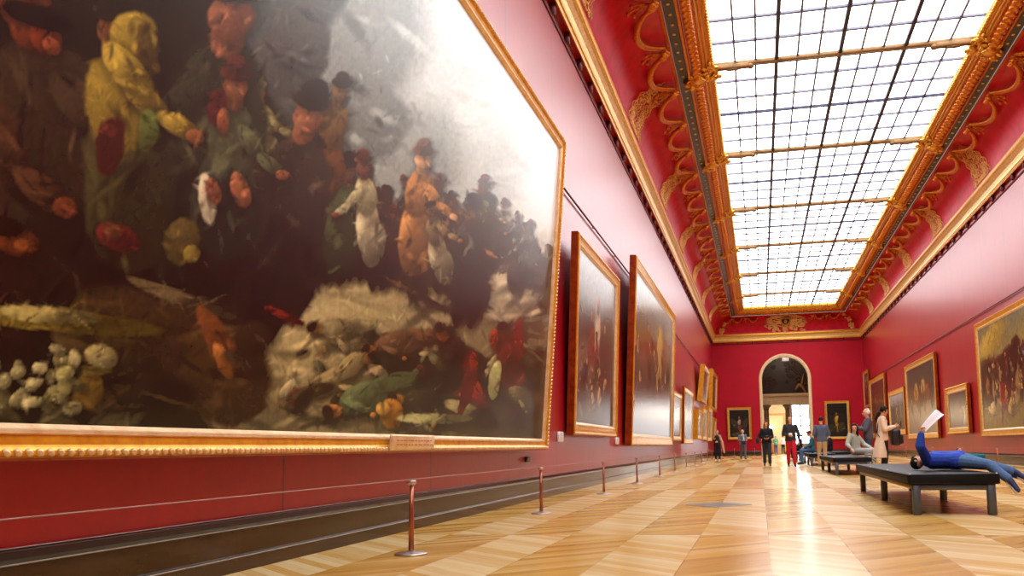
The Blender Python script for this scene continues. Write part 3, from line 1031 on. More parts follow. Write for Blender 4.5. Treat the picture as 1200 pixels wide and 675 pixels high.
    fig(372, 235, 150, 12, '8a5628', 'a0683c', '2c1c12', '9c642e', -1)
    fig(318, 240, 150, -6, '7f7a54', 'a8744c', 'a39c74', '6c6640', 1)
    fig(345, 320, 160, 10, '332f24', '9a5a38', '191714', '2a2a24', -1)
    # large cloaked figures at the left
    fig(70, 480, 560, -4, '2b2417', '8a3a1c', '1c140c', '33291a', 1, 1.15)
    fig(-60, 470, 480, 3, '37251a', '7a3a1e', '1c140c', '412c1c', 1, 1.2)
    fig(215, 420, 470, 8, '26271b', 'a5583a', '2a261f', '2e2f20', -1, 1.1)
    fig(150, 330, 340, -3, '403e22', '9a5430', '231c12', '7d6b28', 1, 1.1)
    fig(300, 390, 300, 14, '2a251d', 'b0603e', '231e17', '352d22', -1, 1.25)
    fig(255, 320, 250, 6, '34382a', 'a85a38', '4a241c', '454a32', 1, 1.1)
    for q in ((56, 46, 22, 18, 45, '93381a'), (63, 56, 13, 9, 45, 'a84c28'), (48, 22, 44, 13, 18, '130e09'), (160, 50, 34, 30, 60, '7d6b26'), (150, 84, 42, 18, 50, '86732c'), (176, 58, 10, 30, -15, '4a3c18'),
              (22, 286, 26, 17, 10, '7a3518'), (30, 290, 12, 8, 0, '964a20'), (6, 268, 24, 12, 10, '1c1308'), (255, 128, 11, 22, 5, '6b2420'), (263, 144, 8, 15, 0, 'a85534'), (245, 238, 10, 30, -10, 'a8a084'), (252, 228, 9, 16, -20, 'a5583a'), (284, 226, 10, 22, -20, 'b3603e'),
              (175, 155, 12, 26, 0, '525e2a'), (130, 175, 18, 32, 0, '3f1d14'), (215, 285, 22, 28, 20, '4e4423'), (226, 300, 10, 10, 0, '6e6228'), (140, 280, 26, 15, 20, '54221a'), (134, 274, 10, 9, 0, '7e4024')): E(*q)
    # the mounds and sleepers of the foreground
    for q in ((195, 408, 125, 66, 14, '342816'), (120, 405, 60, 30, 10, '40361c'), (265, 445, 56, 50, 30, '3a2c18'), (150, 462, 80, 24, 0, '2c2314'), (85, 380, 110, 13, 5, '6c5e20'), (60, 372, 60, 10, 5, '7a7240'), (215, 352, 70, 8, 20, '4c422a'), (255, 400, 14, 42, -28, '8a4722'), (262, 424, 8, 24, -24, 'a85c28'), (290, 430, 30, 9, 30, '33281a'), (298, 398, 20, 24, 40, '2a2214'),
              (105, 457, 19, 24, 10, '6a5420'), (100, 437, 34, 6, 0, '8e7c34'), (120, 420, 20, 14, 20, '7c7448'), ): E(*q)
    for k in range(46):
        E(R.uniform(-40, 95), R.uniform(412, 482), R.uniform(5, 15), R.uniform(4, 10), R.uniform(-30, 30), R.choice(('7c7850', '86824e', '6a6640', '9a9464', '5a5630', '74704a')))
    for k in range(60):
        x = R.uniform(330, 640); E(x, R.uniform(395, 492), R.uniform(4, 14), R.uniform(2, 6), R.uniform(-50, 50), R.choice(('6a5a3c', '5a3a26', '7a6a48', '4a4a30', '8a7a56', '6a3626', '3a3022', '948a62')))
    lying(420, 398, 110, 12, '6a6242', 'a0662e'); lying(480, 402, 100, -14, '5c452e', 'a85a2c', '4a3622'); lying(395, 445, 100, 150, '7c7048', '8a5a30', '3c3420')
    lying(445, 462, 130, -22, '55613e', '9a6a30', '3c4428'); lying(545, 440, 120, 62, '201812', 'a85224', '5c1a12'); lying(515, 478, 110, 8, '34301e', 'a06c28', '6e6a46'); lying(600, 440, 110, 80, '5a261a', '9a4a24', '3a241a'); lying(622, 470, 70, 20, '5e583c', '8a5a30', '4a2a20')
    for q in ((460, 488, 14, 18, 0, '946620'), (450, 481, 8, 8, 0, 'ac8438'), (546, 455, 6, 42, 20, '7a1c14'), (557, 428, 5, 14, 0, 'a02a18'), (580, 398, 5, 11, 0, 'b04020'), (610, 400, 6, 28, 5, '8c2c1a'), (582, 445, 7, 24, 10, '8a8a58'), (335, 372, 26, 5, 25, '5a1c12'), (490, 346, 46, 3, 28, '3a2c1c'), (510, 492, 46, 6, 0, '7a7a50')): E(*q)
    return B

HOMO = np.array([[608.7569, 81.7345, -547.3144], [356.5909, -651.1488, 1000.0], [0.6832, 0.0627, 2.0295]])
def grand_pigment(cw, ch, nx, ny):
    """the design is drawn flat and then laid out over the canvas, columns closer together at the viewer's end"""
    X0, X1, Y0, Y1 = -300., 670., -250., 540.
    gx, gy = 970, 790
    bl = [((x - X0) / 100, (Y1 - y) / 100, rx / 100, ry / 100, -a, h) for x, y, rx, ry, a, h in grand_design()]
    img = art(np.linspace(0, 9.7, gx), 9.7, 7.9, gy, [(0, '2a2414'), (.4, '1d190f'), (1, '1a1812')], bl, 21, 9000, smax=.09, smin=.02, soft=.14, folds=1.3)
    q = np.linspace(0, 1, nx)
    xs = cw * (q * .4 + .6 * q * q)
    U, V = np.meshgrid(xs, np.linspace(0, ch, ny))
    W_ = HOMO[2, 0] * U + HOMO[2, 1] * V + HOMO[2, 2]
    px = (HOMO[0, 0] * U + HOMO[0, 1] * V + HOMO[0, 2]) / W_; py = (HOMO[1, 0] * U + HOMO[1, 1] * V + HOMO[1, 2]) / W_
    fx = np.clip((px - X0) / (X1 - X0) * (gx - 1), 0, gx - 1.01); fy = np.clip((Y1 - py) / (Y1 - Y0) * (gy - 1), 0, gy - 1.01)
    ix, iy = fx.astype(int), fy.astype(int); ax, ay = (fx - ix)[..., None], (fy - iy)[..., None]
    img = np.clip(img * (.95 + .5 * np.clip(img.mean(-1, keepdims=True) * 3, 0, 1)), 0, .8)
    return xs, (img[iy, ix] * (1 - ax) + img[iy, ix + 1] * ax) * (1 - ay) + (img[iy + 1, ix] * (1 - ax) + img[iy + 1, ix + 1] * ax) * ay

e = picture('L', (2.13 + 12.99) / 2, .78, 10.86, 5.09, .0755, .17, .16, None, [], 21,
        'huge gold-framed painting of dark cloaked figures under a pale sky on the left wall', 80, 'grand')
m = MB()
m.bbox(-.52, .52, -.03, 0, -.075, .075, .02, 2)
p = m.build('name_plaque', M['gold_cream'], e); p.location = (7.63 - (2.13 + 12.99) / 2, -.165, .105)
m = MB()
for k in range(2):
    x = -.40
    while x < .4:
        w_ = random.uniform(.03, .09); m.box(x, x + w_, -.033, -.03, .012 - k * .04, .022 - k * .04); x += w_ + .03
m.build('plaque_lettering', M['gold_deep'], p)
for x in (-.48, .48):
    pass
DK = [(0, '2a2018'), (.5, '2e241a'), (1, '3a342a')]
def fig(u, v, s, c1, skin='9a6a48', c2=None, asp=1.0):
    """a generic standing draped figure in canvas fractions"""
    o = [(u, v, .055 * s * asp, .19 * s, 8, c1), (u + .01 * s, v + .10 * s, .045 * s * asp, .09 * s, -10, c2 or c1), (u, v + .235 * s, .022 * s * asp, .03 * s, 0, skin)]
    return o
GREY = [(0, '5a4a3c'), (.3, '4a3c30'), (.6, '4e4840'), (.8, '8a8f90'), (1, 'a8b0b2')]
picture('L', (14.98 + 19.63) / 2, 1.04, 4.65, 3.83, .04, .24, .16, GREY,
        fig(.35, .35, 1.3, '5a2a22', c2='7a3a2a', asp=.8) + fig(.5, .4, 1.6, 'b09a80', c2='c8b49a', asp=.7) + fig(.7, .35, 1.2, '4a3a30') + [(.2, .3, .2, .2, 0, '6a5a4a'), (.75, .2, .2, .12, 0, '5a3028'), (.5, .1, .5, .08, 0, '4a4038')],
        31, 'gold-framed painting of standing figures right after the huge painting on the left wall', 44, 'plain', crowd=(10, .1, .9, .1, .5, .35))
picture('L', (21.68 + 32.22) / 2, .84, 10.54, 5.1, .05, .32, .2, [(0, '6a6258'), (.3, '5a4e40'), (.6, '6e6044'), (.85, '8a8c86'), (1, 'a4aaa8')],
        fig(.3, .45, 1.1, '5a3a22', asp=.5) + fig(.55, .5, 1.2, 'a8843c', c2='c0a050', asp=.5) + fig(.72, .45, 1.1, '6a4a2a', asp=.5) + fig(.45, .4, 1.0, '4a3424', asp=.5) + fig(.85, .4, .9, '3a2c20', asp=.5) + [(.62, .62, .08, .2, 20, 'b49a58'), (.3, .6, .2, .1, 0, '6a4a30')],
        32, 'very wide deep gold-framed painting, third along the left wall', 26, 'plain', None, 1500, crowd=(22, .05, .95, .12, .55, .32))
picture('L', (32.91 + 36.46) / 2, 1.02, 3.5, 2.03, .045, .2, .14, GREY, fig(.4, .4, 1.2, '6a3a2a') + fig(.65, .4, 1.2, '3a3a44'),
        33, 'low gold-framed painting next to the very wide one on the left wall', 24, crowd=(6, .1, .9, .2, .5, .5))
picture('L', (37.67 + 42.95) / 2, .93, 5.2, 2.6, .04, .22, .14, GREY, fig(.3, .4, 1.2, '6a5a3a', asp=.6) + fig(.6, .4, 1.3, '5a2a22', asp=.6),
        34, 'gold-framed painting fifth along the left wall, with a bright sheen', 20, crowd=(8, .1, .9, .2, .5, .5))
picture('L', (44.17 + 47.9) / 2, 1.2, 3.6, 1.55, .06, .2, .28, GREY, fig(.5, .4, 1.3, '6a5a3a'), 35, 'small gold-framed picture, first of the low cluster near the far left corner', 18, side='gold_frame')
picture('L', (48.3 + 52.4) / 2, 1.18, 3.9, 1.85, .05, .2, .28, DK, fig(.5, .4, 1.3, '7a5a3a'), 36, 'small gold-framed picture, second of the low cluster near the far left corner', 18, side='gold_frame')
picture('L', (53.0 + 57.5) / 2, 1.12, 4.4, 2.2, .06, .24, .28, DK, fig(.5, .4, 1.3, '7a3a2a'), 37, 'broad gold-framed picture, third of the low cluster near the far left corner', 16, side='gold_frame')
picture('L', (59.0 + 63.0) / 2, 1.15, 3.9, 1.7, .05, .24, .28, DK, fig(.5, .4, 1.3, '7a5a3a'), 41, 'last gold-framed picture of the low row before the far left corner', 16, side='gold_frame')
picture('L', (48.14 + 53.3) / 2, 3.42, 5.1, 2.15, .13, .24, .28, DK, fig(.5, .4, 1.3, '7a5a3a'), 38, 'gold-framed painting hung high and tilted, nearer of the two above the far left cluster', 18, side='gold_frame')
picture('L', (58.85 + 65.2) / 2, 3.40, 6.3, 2.85, .06, .28, .28, DK, fig(.5, .4, 1.3, '6a4a3a'), 39, 'gold-framed painting hung high, farther of the two above the far left cluster', 16, side='gold_frame')
# far wall
picture('F', (-2.52 - .61) / 2, 1.26, 1.92, 2.55, .02, .2, .12, [(0, '1c1712'), (.6, '241e16'), (1, '15130f')],
        fig(.5, .42, 1.25, '7a3a34', c2='a89a8a', asp=1.3) + [(.25, .5, .14, .2, 30, '3a3a2a'), (.78, .45, .14, .25, -20, '3a3226'), (.5, .1, .4, .08, 0, '4a3c2a')],
        51, 'dark painting of a pale figure on the far wall left of the arch', 60, 'plain', None, 400)
picture('F', (5.0 + 6.86) / 2, 1.14, 1.9, 2.98, .02, .2, .12, [(0, '1d1a12'), (.6, '221e16'), (1, '14130f')],
        fig(.45, .40, 1.2, 'b8862c', c2='c89a3c', asp=1.4) + [(.7, .3, .2, .14, 20, '3a3a20'), (.25, .25, .2, .12, 0, '2e3018')],
        52, 'dark painting of a golden robed figure on the far wall right of the arch', 60, 'plain', None, 400)
# right wall
picture('R', (26.2 + 32.56) / 2, .94, 6.36, 4.13, .0, .26, .14, [(0, '8a7440'), (.2, '7a6638'), (.35, '3a2c1c'), (.6, '4a3a22'), (.72, '8a7a42'), (1, '6a6a52')],
        [(.3, .45, .25, .18, 20, '3a2a1c'), (.6, .5, .2, .22, 0, '2e2218'), (.75, .6, .1, .2, 10, '2a2018'), (.2, .55, .1, .12, 0, '33281c'), (.35, .3, .08, .2, 30, 'a8865a'), (.5, .3, .1, .14, 0, '7a1f1a'), (.25, .2, .12, .06, 0, 'a89058'), (.15, .4, .04, .12, 0, '8a5a3a'), (.42, .5, .03, .08, 0, 'a07048'), (.65, .22, .12, .08, 20, '9a8450'), (.3, .85, .3, .12, 10, 'a89040'), (.75, .4, .05, .14, -20, '8a6a40')] + fig(.55, .5, .7, '5a2a20') + fig(.3, .55, .6, '6a4a2a'),
        61, 'large gold-framed painting of a crowded scene at the right edge of the right wall', 40, 'plain', None, 2500, crowd=(30, .08, .95, .12, .65, .22))
picture('R', (34.27 + 38.04) / 2, 1.1, 3.77, 1.95, .0, .26, .14, [(0, '5a4a44'), (.5, '6a5c56'), (1, '4a4440')],
        fig(.3, .4, 1.3, '4a3430', asp=.7) + fig(.65, .42, 1.3, '7a5a50', asp=.7) + [(.8, .3, .1, .25, 0, 'a08a60')], 62, 'small ornate gold-framed painting second from the right edge on the right wall', 40, 'ornate', crowd=(5, .15, .85, .3, .5, .5))
picture('R', (40.0 + 47.92) / 2, .96, 7.9, 3.95, .0, .28, .14, [(0, '8a7c6c'), (.4, '8a7a68'), (.6, '5a4e38'), (.85, '4a4c40'), (1, '3c3e36')],
        [(.5, .55, .4, .12, 0, '6a3a2a'), (.35, .62, .08, .14, 0, 'b0904a'), (.6, .65, .08, .14, 0, 'b89a58'), (.75, .6, .06, .12, 0, '8a5a3a'), (.2, .6, .06, .12, 0, '7a5a30')], 63, 'large gold-framed painting behind the raised leaflet on the right wall', 24, crowd=(14, .1, .9, .35, .6, .3))
picture('R', (48.52 + 54.18) / 2, 1.23, 5.66, 2.68, .0, .3, .14, GREY,
        fig(.45, .4, 1.3, 'b0a08a', asp=.5) + fig(.7, .4, 1.1, '4a3a30', asp=.5) + [(.25, .3, .2, .2, 0, '4a4438')], 64, 'gold-framed painting behind the woman in the beige coat on the right wall', 22, crowd=(6, .1, .9, .3, .5, .5))
picture('R', (55.64 + 63.0) / 2, 1.12, 7.3, 4.18, .0, .34, .14, [(0, '3a2c18'), (.5, '4a3a1e'), (1, '3e3626')],
        fig(.4, .45, 1.2, '8a5a34', asp=.5) + fig(.65, .5, 1.0, '5a4a34', asp=.5), 65, 'tall gold-framed painting second from the far right corner on the right wall', 18, crowd=(7, .1, .9, .3, .6, .35))
picture('R', (63.6 + 66.6) / 2, 3.4, 2.9, 2.85, .0, .24, .12, DK, fig(.5, .45, 1.2, '8a8468') + [(.5, .8, .3, .12, 0, '6a6a58')], 66, 'gold-framed painting hung high at the far right corner', 20)
# wall labels and a socket
for i, (y, z) in enumerate(((14.6, 1.0), (20.66, .96))):
    e = empty('wall_label', (XL + .012, y, z), pi / 2, ('small white wall label just right of the huge painting', 'small white wall label between the second and third left wall paintings')[i], 'label')
    m = MB(); m.bbox(-.16, .16, -.04, .01, -.09, .09, .01, 1); m.build('card', M['white'], e)
    m = MB()
    for k in range(4): m.box(-.12, .06 + .03 * (k % 2), -.042, -.04, .05 - .03 * k, .055 - .03 * k)
    m.build('print', M['black'], e)
e = empty('wall_socket', (XL + .005, 12.46, .63), pi / 2, 'small black wall socket under the right end of the huge painting', 'socket')
m = MB(); m.bbox(-.10, .10, -.03, .01, -.04, .04, .008, 1); m.build('plate', M['black'], e)
m = MB(); m.bbox(-.06, -.01, -.036, -.028, -.02, .02, .004, 1); m.bbox(.01, .06, -.036, -.028, -.02, .02, .004, 1); m.build('outlet', M['skirt_line'], e)

# ------------------------------------------------------------------ barrier posts and cords
def make_post():
    e = empty('barrier_post')
    m = MB(); m.lathe([(.022, .02), (.019, .25), (.016, .535)], n=14); m.build('post', M['copper'], e)
    m = MB(); m.lathe([(.125, 0), (.127, .006), (.115, .016), (.05, .024), (.028, .034)], n=24); m.build('base_plate', M['steel'], e)
    m = MB(); m.lathe([(.018, .525), (.036, .537), (.036, .555), (.03, .562)], n=16); m.build('cap', M['steel'], e)
    return e
post0 = make_post()
used = [False]
def post(x, y, label, group):
    o = post0 if not used[0] else copy_tree(post0)
    used[0] = True
    o.location = (x, y, 0)
    return tag(o, label, 'barrier post', group)
LP = [2.05, 6.07, 9.95, 14.14, 18.1, 22.3, 26.4, 30.7, 34.9, 39.0, 43.2, 47.4, 51.6, 55.8, 60.0]
RP = [22.5, 27.6, 32.2, 37.4, 44.0, 54.0]
for i, y in enumerate(LP[1:]):
    post(-2.64 - .0012 * y, y, 'copper barrier post along the left wall, %s to the camera' % (['nearest', 'second nearest', 'third nearest'] + ['%s nearest' % o for o in ORD[3:]])[i], 'posts along the left wall')
for i, y in enumerate(RP):
    post(7.15, y, 'copper barrier post along the right wall, %s to the camera' % (['nearest', 'second nearest'] + ['%s nearest' % o for o in ORD[2:]])[i], 'posts along the right wall')
post(-.45, D - 1.0, 'copper barrier post before the far wall left of the arch', 'posts by the far wall')
post(-2.0, D - 1.0, 'copper barrier post under the dark painting left of the arch', 'posts by the far wall')
def cord(name, pts, label):
    m = MB()
    for a, b in zip(pts[:-1], pts[1:]):
        a, b = Vector(a), Vector(b)
        m.tube([a.lerp(b, t) - Vector((0, 0, .03 * 4 * t * (1 - t) * 0)) for t in (0, .15, .3, .45, .6, .75, .9, 1)], .0035, 5, False)
    tag(m.build(name, M['cord']), label, 'cord')
cord('rope_barrier', [(-2.64 - .0012 * y, y, .5675) for y in LP], 'thin pale cord strung between the left wall barrier posts')
cord('rope_barrier', [(7.15, y, .5675) for y in RP], 'thin pale cord strung between the right wall barrier posts')

# floor grate
g = empty('floor_grate', (-.58, 11.35, 0), radians(45), 'diamond set iron grate let into the parquet', 'grate')
m = MB(); S_ = .30
for a in (-1, 1):
    m.bbox(-S_, S_, a * S_ - .025, a * S_ + .025, 0, .006, .002, 1); m.bbox(a * S_ - .025, a * S_ + .025, -S_, S_, 0, .006, .002, 1)
m.build('rim', M['grate'], g)
m = MB()
for k in range(-6, 7): m.box(k * .043 - .011, k * .043 + .011, -S_ + .02, S_ - .02, .0005, .005)
m.box(-S_ + .02, S_ - .02, -.012, .012, .0006, .0052)
m.build('bars', M['grate'], g)

# ------------------------------------------------------------------ benches
def make_bench(w, l, h):
    e = empty('bench')
    t = .115
    m = MB()
    m.bbox(-w / 2 - .05, w / 2 + .05, 0, l, h - t, h, .035, 4)
    cu = m.build('cushion', M['leather'], e)
    m = MB()
    for z in (h - .012, h - t + .012):
        x, y0, y1 = w / 2 + .043, .007, l - .007
        c = [(-x + .02, y0, z), (x - .02, y0, z), (x, y0 + .02, z), (x, y1 - .02, z), (x - .02, y1, z), (-x + .02, y1, z), (-x, y1 - .02, z), (-x, y0 + .02, z), (-x + .02, y0, z)]
        m.tube(c, .008, 5, False)
    m.build('piping', M['leather'], cu)
    m = MB()
    for y in (0.03, l / 3, 2 * l / 3, l - .03):
        for x in (-w / 2 - .02, w / 2 + .02): m.ball((x, y, h - .006), (.014, .014, .012), None, 8, 5)
    m.build('button', M['steel'], cu)
    m = MB()
    z0, z1 = h - t - .06, h - t - .002
    pass
    for y in (.06, l / 2, l - .06):
        m = MB(); m.bbox(-w / 2, w / 2, y - .03, y + .03, z0, z1, .004, 1); m.build('cross_rail', M['bench_metal'], e)
    for s in (-1, 1):
        m = MB(); m.bbox(s * (w / 2 - .02) - .025, s * (w / 2 - .02) + .025, .09, l - .09, z0 + .012, z1, .004, 1)
        m.build('side_rail', M['bench_reflection'], e)
    for y in (.06, l / 2, l - .06):
        for s in (-1, 1):
            m = MB(); x = s * (w / 2 - .04); m.bbox(x - .04, x + .04, y - .04, y + .04, 0, z1, .005, 1)
            m.build('leg', M['bench_metal'], e)
    return e
BEN = [(2.02, 9.55, 'long black leather bench with the child in blue lying on it'),
       (2.24, 21.7, 'black leather bench with the dark haired woman in pale green sitting on it'),
       (2.22, 31.7, 'black leather bench with the person in teal, behind the man in khaki trousers'),
       (2.20, 41.2, 'far black leather bench with the person in the white cap'),
       (3.35, 37.6, 'far black leather bench right of the others, with the person in black')]
b0 = make_bench(.84, 4.95, .44)
for i, (x, y, lb) in enumerate(BEN):
    o = b0 if i == 0 else copy_tree(b0)
    o.location = (x, y, 0)
    tag(o, lb, 'bench', 'benches down the middle of the gallery')

# ------------------------------------------------------------------ people
def fuse(mb, voxel, mat, name, parent=None, it=3):
    me = mb.mesh('tmp')
    ob = link('tmp', me)
    r = ob.modifiers.new('r', 'REMESH'); r.mode = 'VOXEL'; r.voxel_size = voxel; r.use_smooth_shade = True
    s = ob.modifiers.new('s', 'SMOOTH'); s.factor = .5; s.iterations = it
    dg = bpy.context.evaluated_depsgraph_get()
    me2 = bpy.data.meshes.new_from_object(ob.evaluated_get(dg))
    bpy.data.objects.remove(ob); bpy.data.meshes.remove(me)
    me2.name = name
    me2.materials.clear(); me2.materials.append(mat)
    return link(name, me2, parent)

_cl = {}
def cloth(h, rough=.85):
    if h not in _cl: _cl[h] = plain('cloth_' + h, h, rough, 0, .22, 45, .3, .25)
    return _cl[h]
def stripes(a, b):
    t = NT('striped_cloth')
    w = t.n('ShaderNodeTexWave', wave_type='BANDS', bands_direction='DIAGONAL'); t.val(w, Scale=9.0, Distortion=1.5)
    t.l(t.coord(), w.inputs['Vector'])
    t.base(t.ramp(w.outputs['Fac'], [(.42, lin(a)), (.58, lin(b))])); t.val(t.b, Roughness=.85)
    return t.m

STAND = dict(pelvis=(0, 0, .95), chest=(0, .01, 1.27), neck=(0, .015, 1.44), head=(0, -.015, 1.605),
             shL=(.175, .01, 1.39), elL=(.225, .03, 1.11), wrL=(.235, -.04, .88), shR=(-.175, .01, 1.39), elR=(-.225, .03, 1.11), wrR=(-.235, -.04, .88),
             hipL=(.085, 0, .92), knL=(.095, -.02, .50), anL=(.10, .02, .085), hipR=(-.085, 0, .92), knR=(-.095, -.02, .50), anR=(-.10, .02, .085),
             toL=(.115, -.15, .03), toR=(-.115, -.15, .03), look=(0, -1, 0), up=(0, 0, 1), palmL=(-1, 0, 0), palmR=(1, 0, 0))

def person(label, loc, rz, h, pose=None, top='444a55', trousers='2c3442', shoes='1c1a1a', hair='2a1c14', skin='d4a486', voxel=.012,
           skirt=None, coat=None, longhair=False, bald=False, shirt_r=.018, sleeve=1.0, curl=.5, s=None, cap=None, skirt_mat=None, group=None, scarf=None):
    J = {k: Vector(v) for k, v in {**STAND, **(pose or {})}.items()}
    k = s or h / 1.72
    for q in J:
        if q not in ('look', 'up', 'palmL', 'palmR'): J[q] = J[q] * k
    look = J['look'].normalized(); up = J['up']; up = (up - look * up.dot(look)).normalized(); sd = up.cross(look)
    HB = Matrix((sd, look, up)).transposed()
    def hp(x, y, z): return J['head'] + HB @ Vector((x * k, y * k, z * k))
    sk = plain('skin_' + skin, skin, .55, 0, .06, 12, .4) if 'skin_' + skin not in bpy.data.materials else bpy.data.materials['skin_' + skin]
    m = MB()
    cn = lambda a, b, r0, r1: m.cone(J[a] if isinstance(a, str) else a, J[b] if isinstance(b, str) else b, r0 * k, r1 * k)
    def torso(mm, e):
        for S in 'LR':
            wst = J['pelvis'].lerp(J['chest'], .45) + (J['hip' + S] - J['pelvis']) * .75
            mm.cone(J['hip' + S], wst, (.098 + e) * k, (.088 + e) * k)
            ch = J['chest'] + (J['sh' + S] - J['chest']) * .42
            mm.cone(wst, ch, (.088 + e) * k, (.098 + e) * k)
            mm.cone(ch, J['sh' + S], (.085 + e) * k, (.055 + e) * k)
        mm.cone(J['pelvis'], J['chest'], (.10 + e) * k, (.105 + e) * k)
    torso(m, 0)
    cn('chest', 'neck', .07, .052); cn('neck', J['neck'].lerp(J['head'], .6), .05, .05)
    # head with jaw, nose, ears, brow
    m.ball(hp(0, -.008, .025), (.077 * k, .095 * k, .093 * k), HB, 14, 10)
    m.ball(hp(0, .022, -.05), (.056 * k, .066 * k, .062 * k), HB, 12, 8)
    m.cone(hp(0, .085, .02), hp(0, .108, -.022), .009 * k, .015 * k, 8)
    for q in (-1, 1):
        m.ball(hp(q * .078, -.005, -.005), (.010 * k, .022 * k, .032 * k), HB, 8, 6)
        m.ball(hp(q * .03, .082, .028), (.024 * k, .010 * k, .010 * k), HB, 8, 5)
    m.ball(hp(0, .078, -.062), (.024 * k, .014 * k, .012 * k), HB, 8, 5)
    for S in 'LR':
        cn('sh' + S, 'el' + S, .050, .040); cn('el' + S, 'wr' + S, .040, .027)
        cn('hip' + S, 'kn' + S, .088, .056); cn('kn' + S, J['kn' + S].lerp(J['an' + S], .35), .056, .054); cn(J['kn' + S].lerp(J['an' + S], .35), 'an' + S, .054, .036)
        cn('an' + S, 'to' + S, .036, .028)
        # hand
        d = (J['wr' + S] - J['el' + S]).normalized()
        pn = J['palm' + S]; pn = (pn - d * pn.dot(d)).normalized()
        ac = d.cross(pn) * (1 if S == 'L' else -1)
        w0 = J['wr' + S]
        for o in (-.024, 0, .024): m.cone(w0 + ac * o * .6 * k + d * .02 * k, w0 + (d * .085 + ac * o) * k, .017 * k, .015 * k, 8)
        for f, (o, ln) in enumerate(((-.034, .075), (-.012, .088), (.011, .082), (.033, .062))):
            a = w0 + (d * .088 + ac * o) * k
            th = curl * .8
            b = a + (d * cos(th) + pn * sin(th)) * ln * .5 * k
            c = b + (d * cos(th * 2.1) + pn * sin(th * 2.1)) * ln * .5 * k
            m.cone(a, b, .0105 * k, .0098 * k, 8); m.cone(b, c, .0098 * k, .0085 * k, 8)
        a = w0 + (d * .03 - ac * .03) * k
        b = a + (d * .035 - ac * .03 + pn * .015) * k; c = b + (d * .035 - ac * .004 + pn * .02) * k
        m.cone(a, b, .013 * k, .0115 * k, 8); m.cone(b, c, .0115 * k, .0095 * k, 8)
    P = fuse(m, voxel * .8, sk, 'person', None, 2)
    P.location = loc; P.rotation_euler = (0, 0, rz)
    tag(P, label, 'person', group)
    # eyes and mouth
    for q in (-1, 1):
        m = MB(); m.ball(hp(q * .031, .083, .013), (.013 * k, .008 * k, .008 * k), HB, 8, 6); m.build('eye', M['black'], P)
    m = MB(); m.ball(hp(0, .090, -.060), (.022 * k, .007 * k, .006 * k), HB, 8, 5); m.build('mouth', cloth('8a3c36'), P)
    # hair
    m = MB()
    if not bald:
        m.ball(hp(0, -.022, .042), (.088 * k, .096 * k, .095 * k), HB, 12, 9)
        for q in (-1, 1): m.ball(hp(q * .066, -.01, .02), (.022 * k, .06 * k, .055 * k), HB, 8, 6)
        m.ball(hp(0, .03, .098), (.07 * k, .055 * k, .026 * k), HB, 10, 6)
        if longhair:
            for q in (-.05, 0, .05):
                m.cone(hp(q, -.075, .02), hp(q * 1.5, -.085, -.16), .045 * k, .04 * k); m.cone(hp(q * 1.5, -.085, -.16), hp(q * 1.6, -.075, -.28), .04 * k, .022 * k)
            for q in (-1, 1): m.cone(hp(q * .075, -.02, .02), hp(q * .088, -.02, -.16), .026 * k, .022 * k)
    else:
        m.ball(hp(0, -.045, .02), (.083 * k, .068 * k, .075 * k), HB, 12, 9)
        for q in (-1, 1): m.ball(hp(q * .07, -.015, .0), (.016 * k, .04 * k, .045 * k), HB, 8, 6)
        m.ball(hp(0, -.02, .10), (.06 * k, .07 * k, .022 * k), HB, 8, 6)
    fuse(m, voxel * .8, cloth(hair), 'hair', P, 2)
    if cap:
        m = MB(); m.ball(hp(0, -.012, .062), (.094 * k, .104 * k, .085 * k), HB, 12, 8); m.ball(hp(0, .10, .06), (.06 * k, .06 * k, .014 * k), HB, 10, 6)
        fuse(m, voxel * .8, cloth(cap), 'cap', P, 1)
    # top
    m = MB(); torso(m, shirt_r)
    m.cone(J['chest'], J['neck'].lerp(J['chest'], .12), (.085 + shirt_r) * k, .066 * k)
    for S in 'LR':
        m.cone(J['sh' + S], J['el' + S], (.053 + shirt_r) * k, (.044 + shirt_r) * k)
        if sleeve > .5:
            m.cone(J['el' + S], J['el' + S].lerp(J['wr' + S], .95 * sleeve), (.044 + shirt_r) * k, (.032 + shirt_r * .6) * k)
    fuse(m, voxel, cloth(coat or top), 'coat' if coat else 'shirt', P)
    # legs
    if trousers:
        m = MB()
        for S in 'LR':
            m.cone(J['hip' + S] + (J['pelvis'] - J['hip' + S]) * .2 + (J['chest'] - J['pelvis']).normalized() * .03 * k, J['hip' + S], .105 * k, .106 * k)
            m.cone(J['hip' + S], J['kn' + S], .104 * k, .073 * k)
            m.cone(J['kn' + S], J['kn' + S].lerp(J['an' + S], .94), .073 * k, .062 * k)
        fuse(m, voxel, cloth(trousers), 'trousers', P)
    if skirt:
        # skirt = (hem height or list of points, radius, colour)
        hem, r, hx = skirt
        m = MB()
        for S in 'LR':
            a = J['hip' + S]; b = J['kn' + S]; c = J['kn' + S].lerp(J['an' + S], hem)
            m.cone(a, b, .10 * k, .098 * r * k)
            m.cone(b, c, .098 * r * k, .105 * r * k)
        a = (J['hipL'] + J['hipR']) / 2; b = (J['knL'] + J['knR']) / 2; c = b.lerp((J['anL'] + J['anR']) / 2, hem)
        m.cone(a, b, .10 * k, .095 * r * k); m.cone(b, c, .095 * r * k, .10 * r * k)
        fuse(m, voxel, skirt_mat or cloth(hx), 'skirt', P)
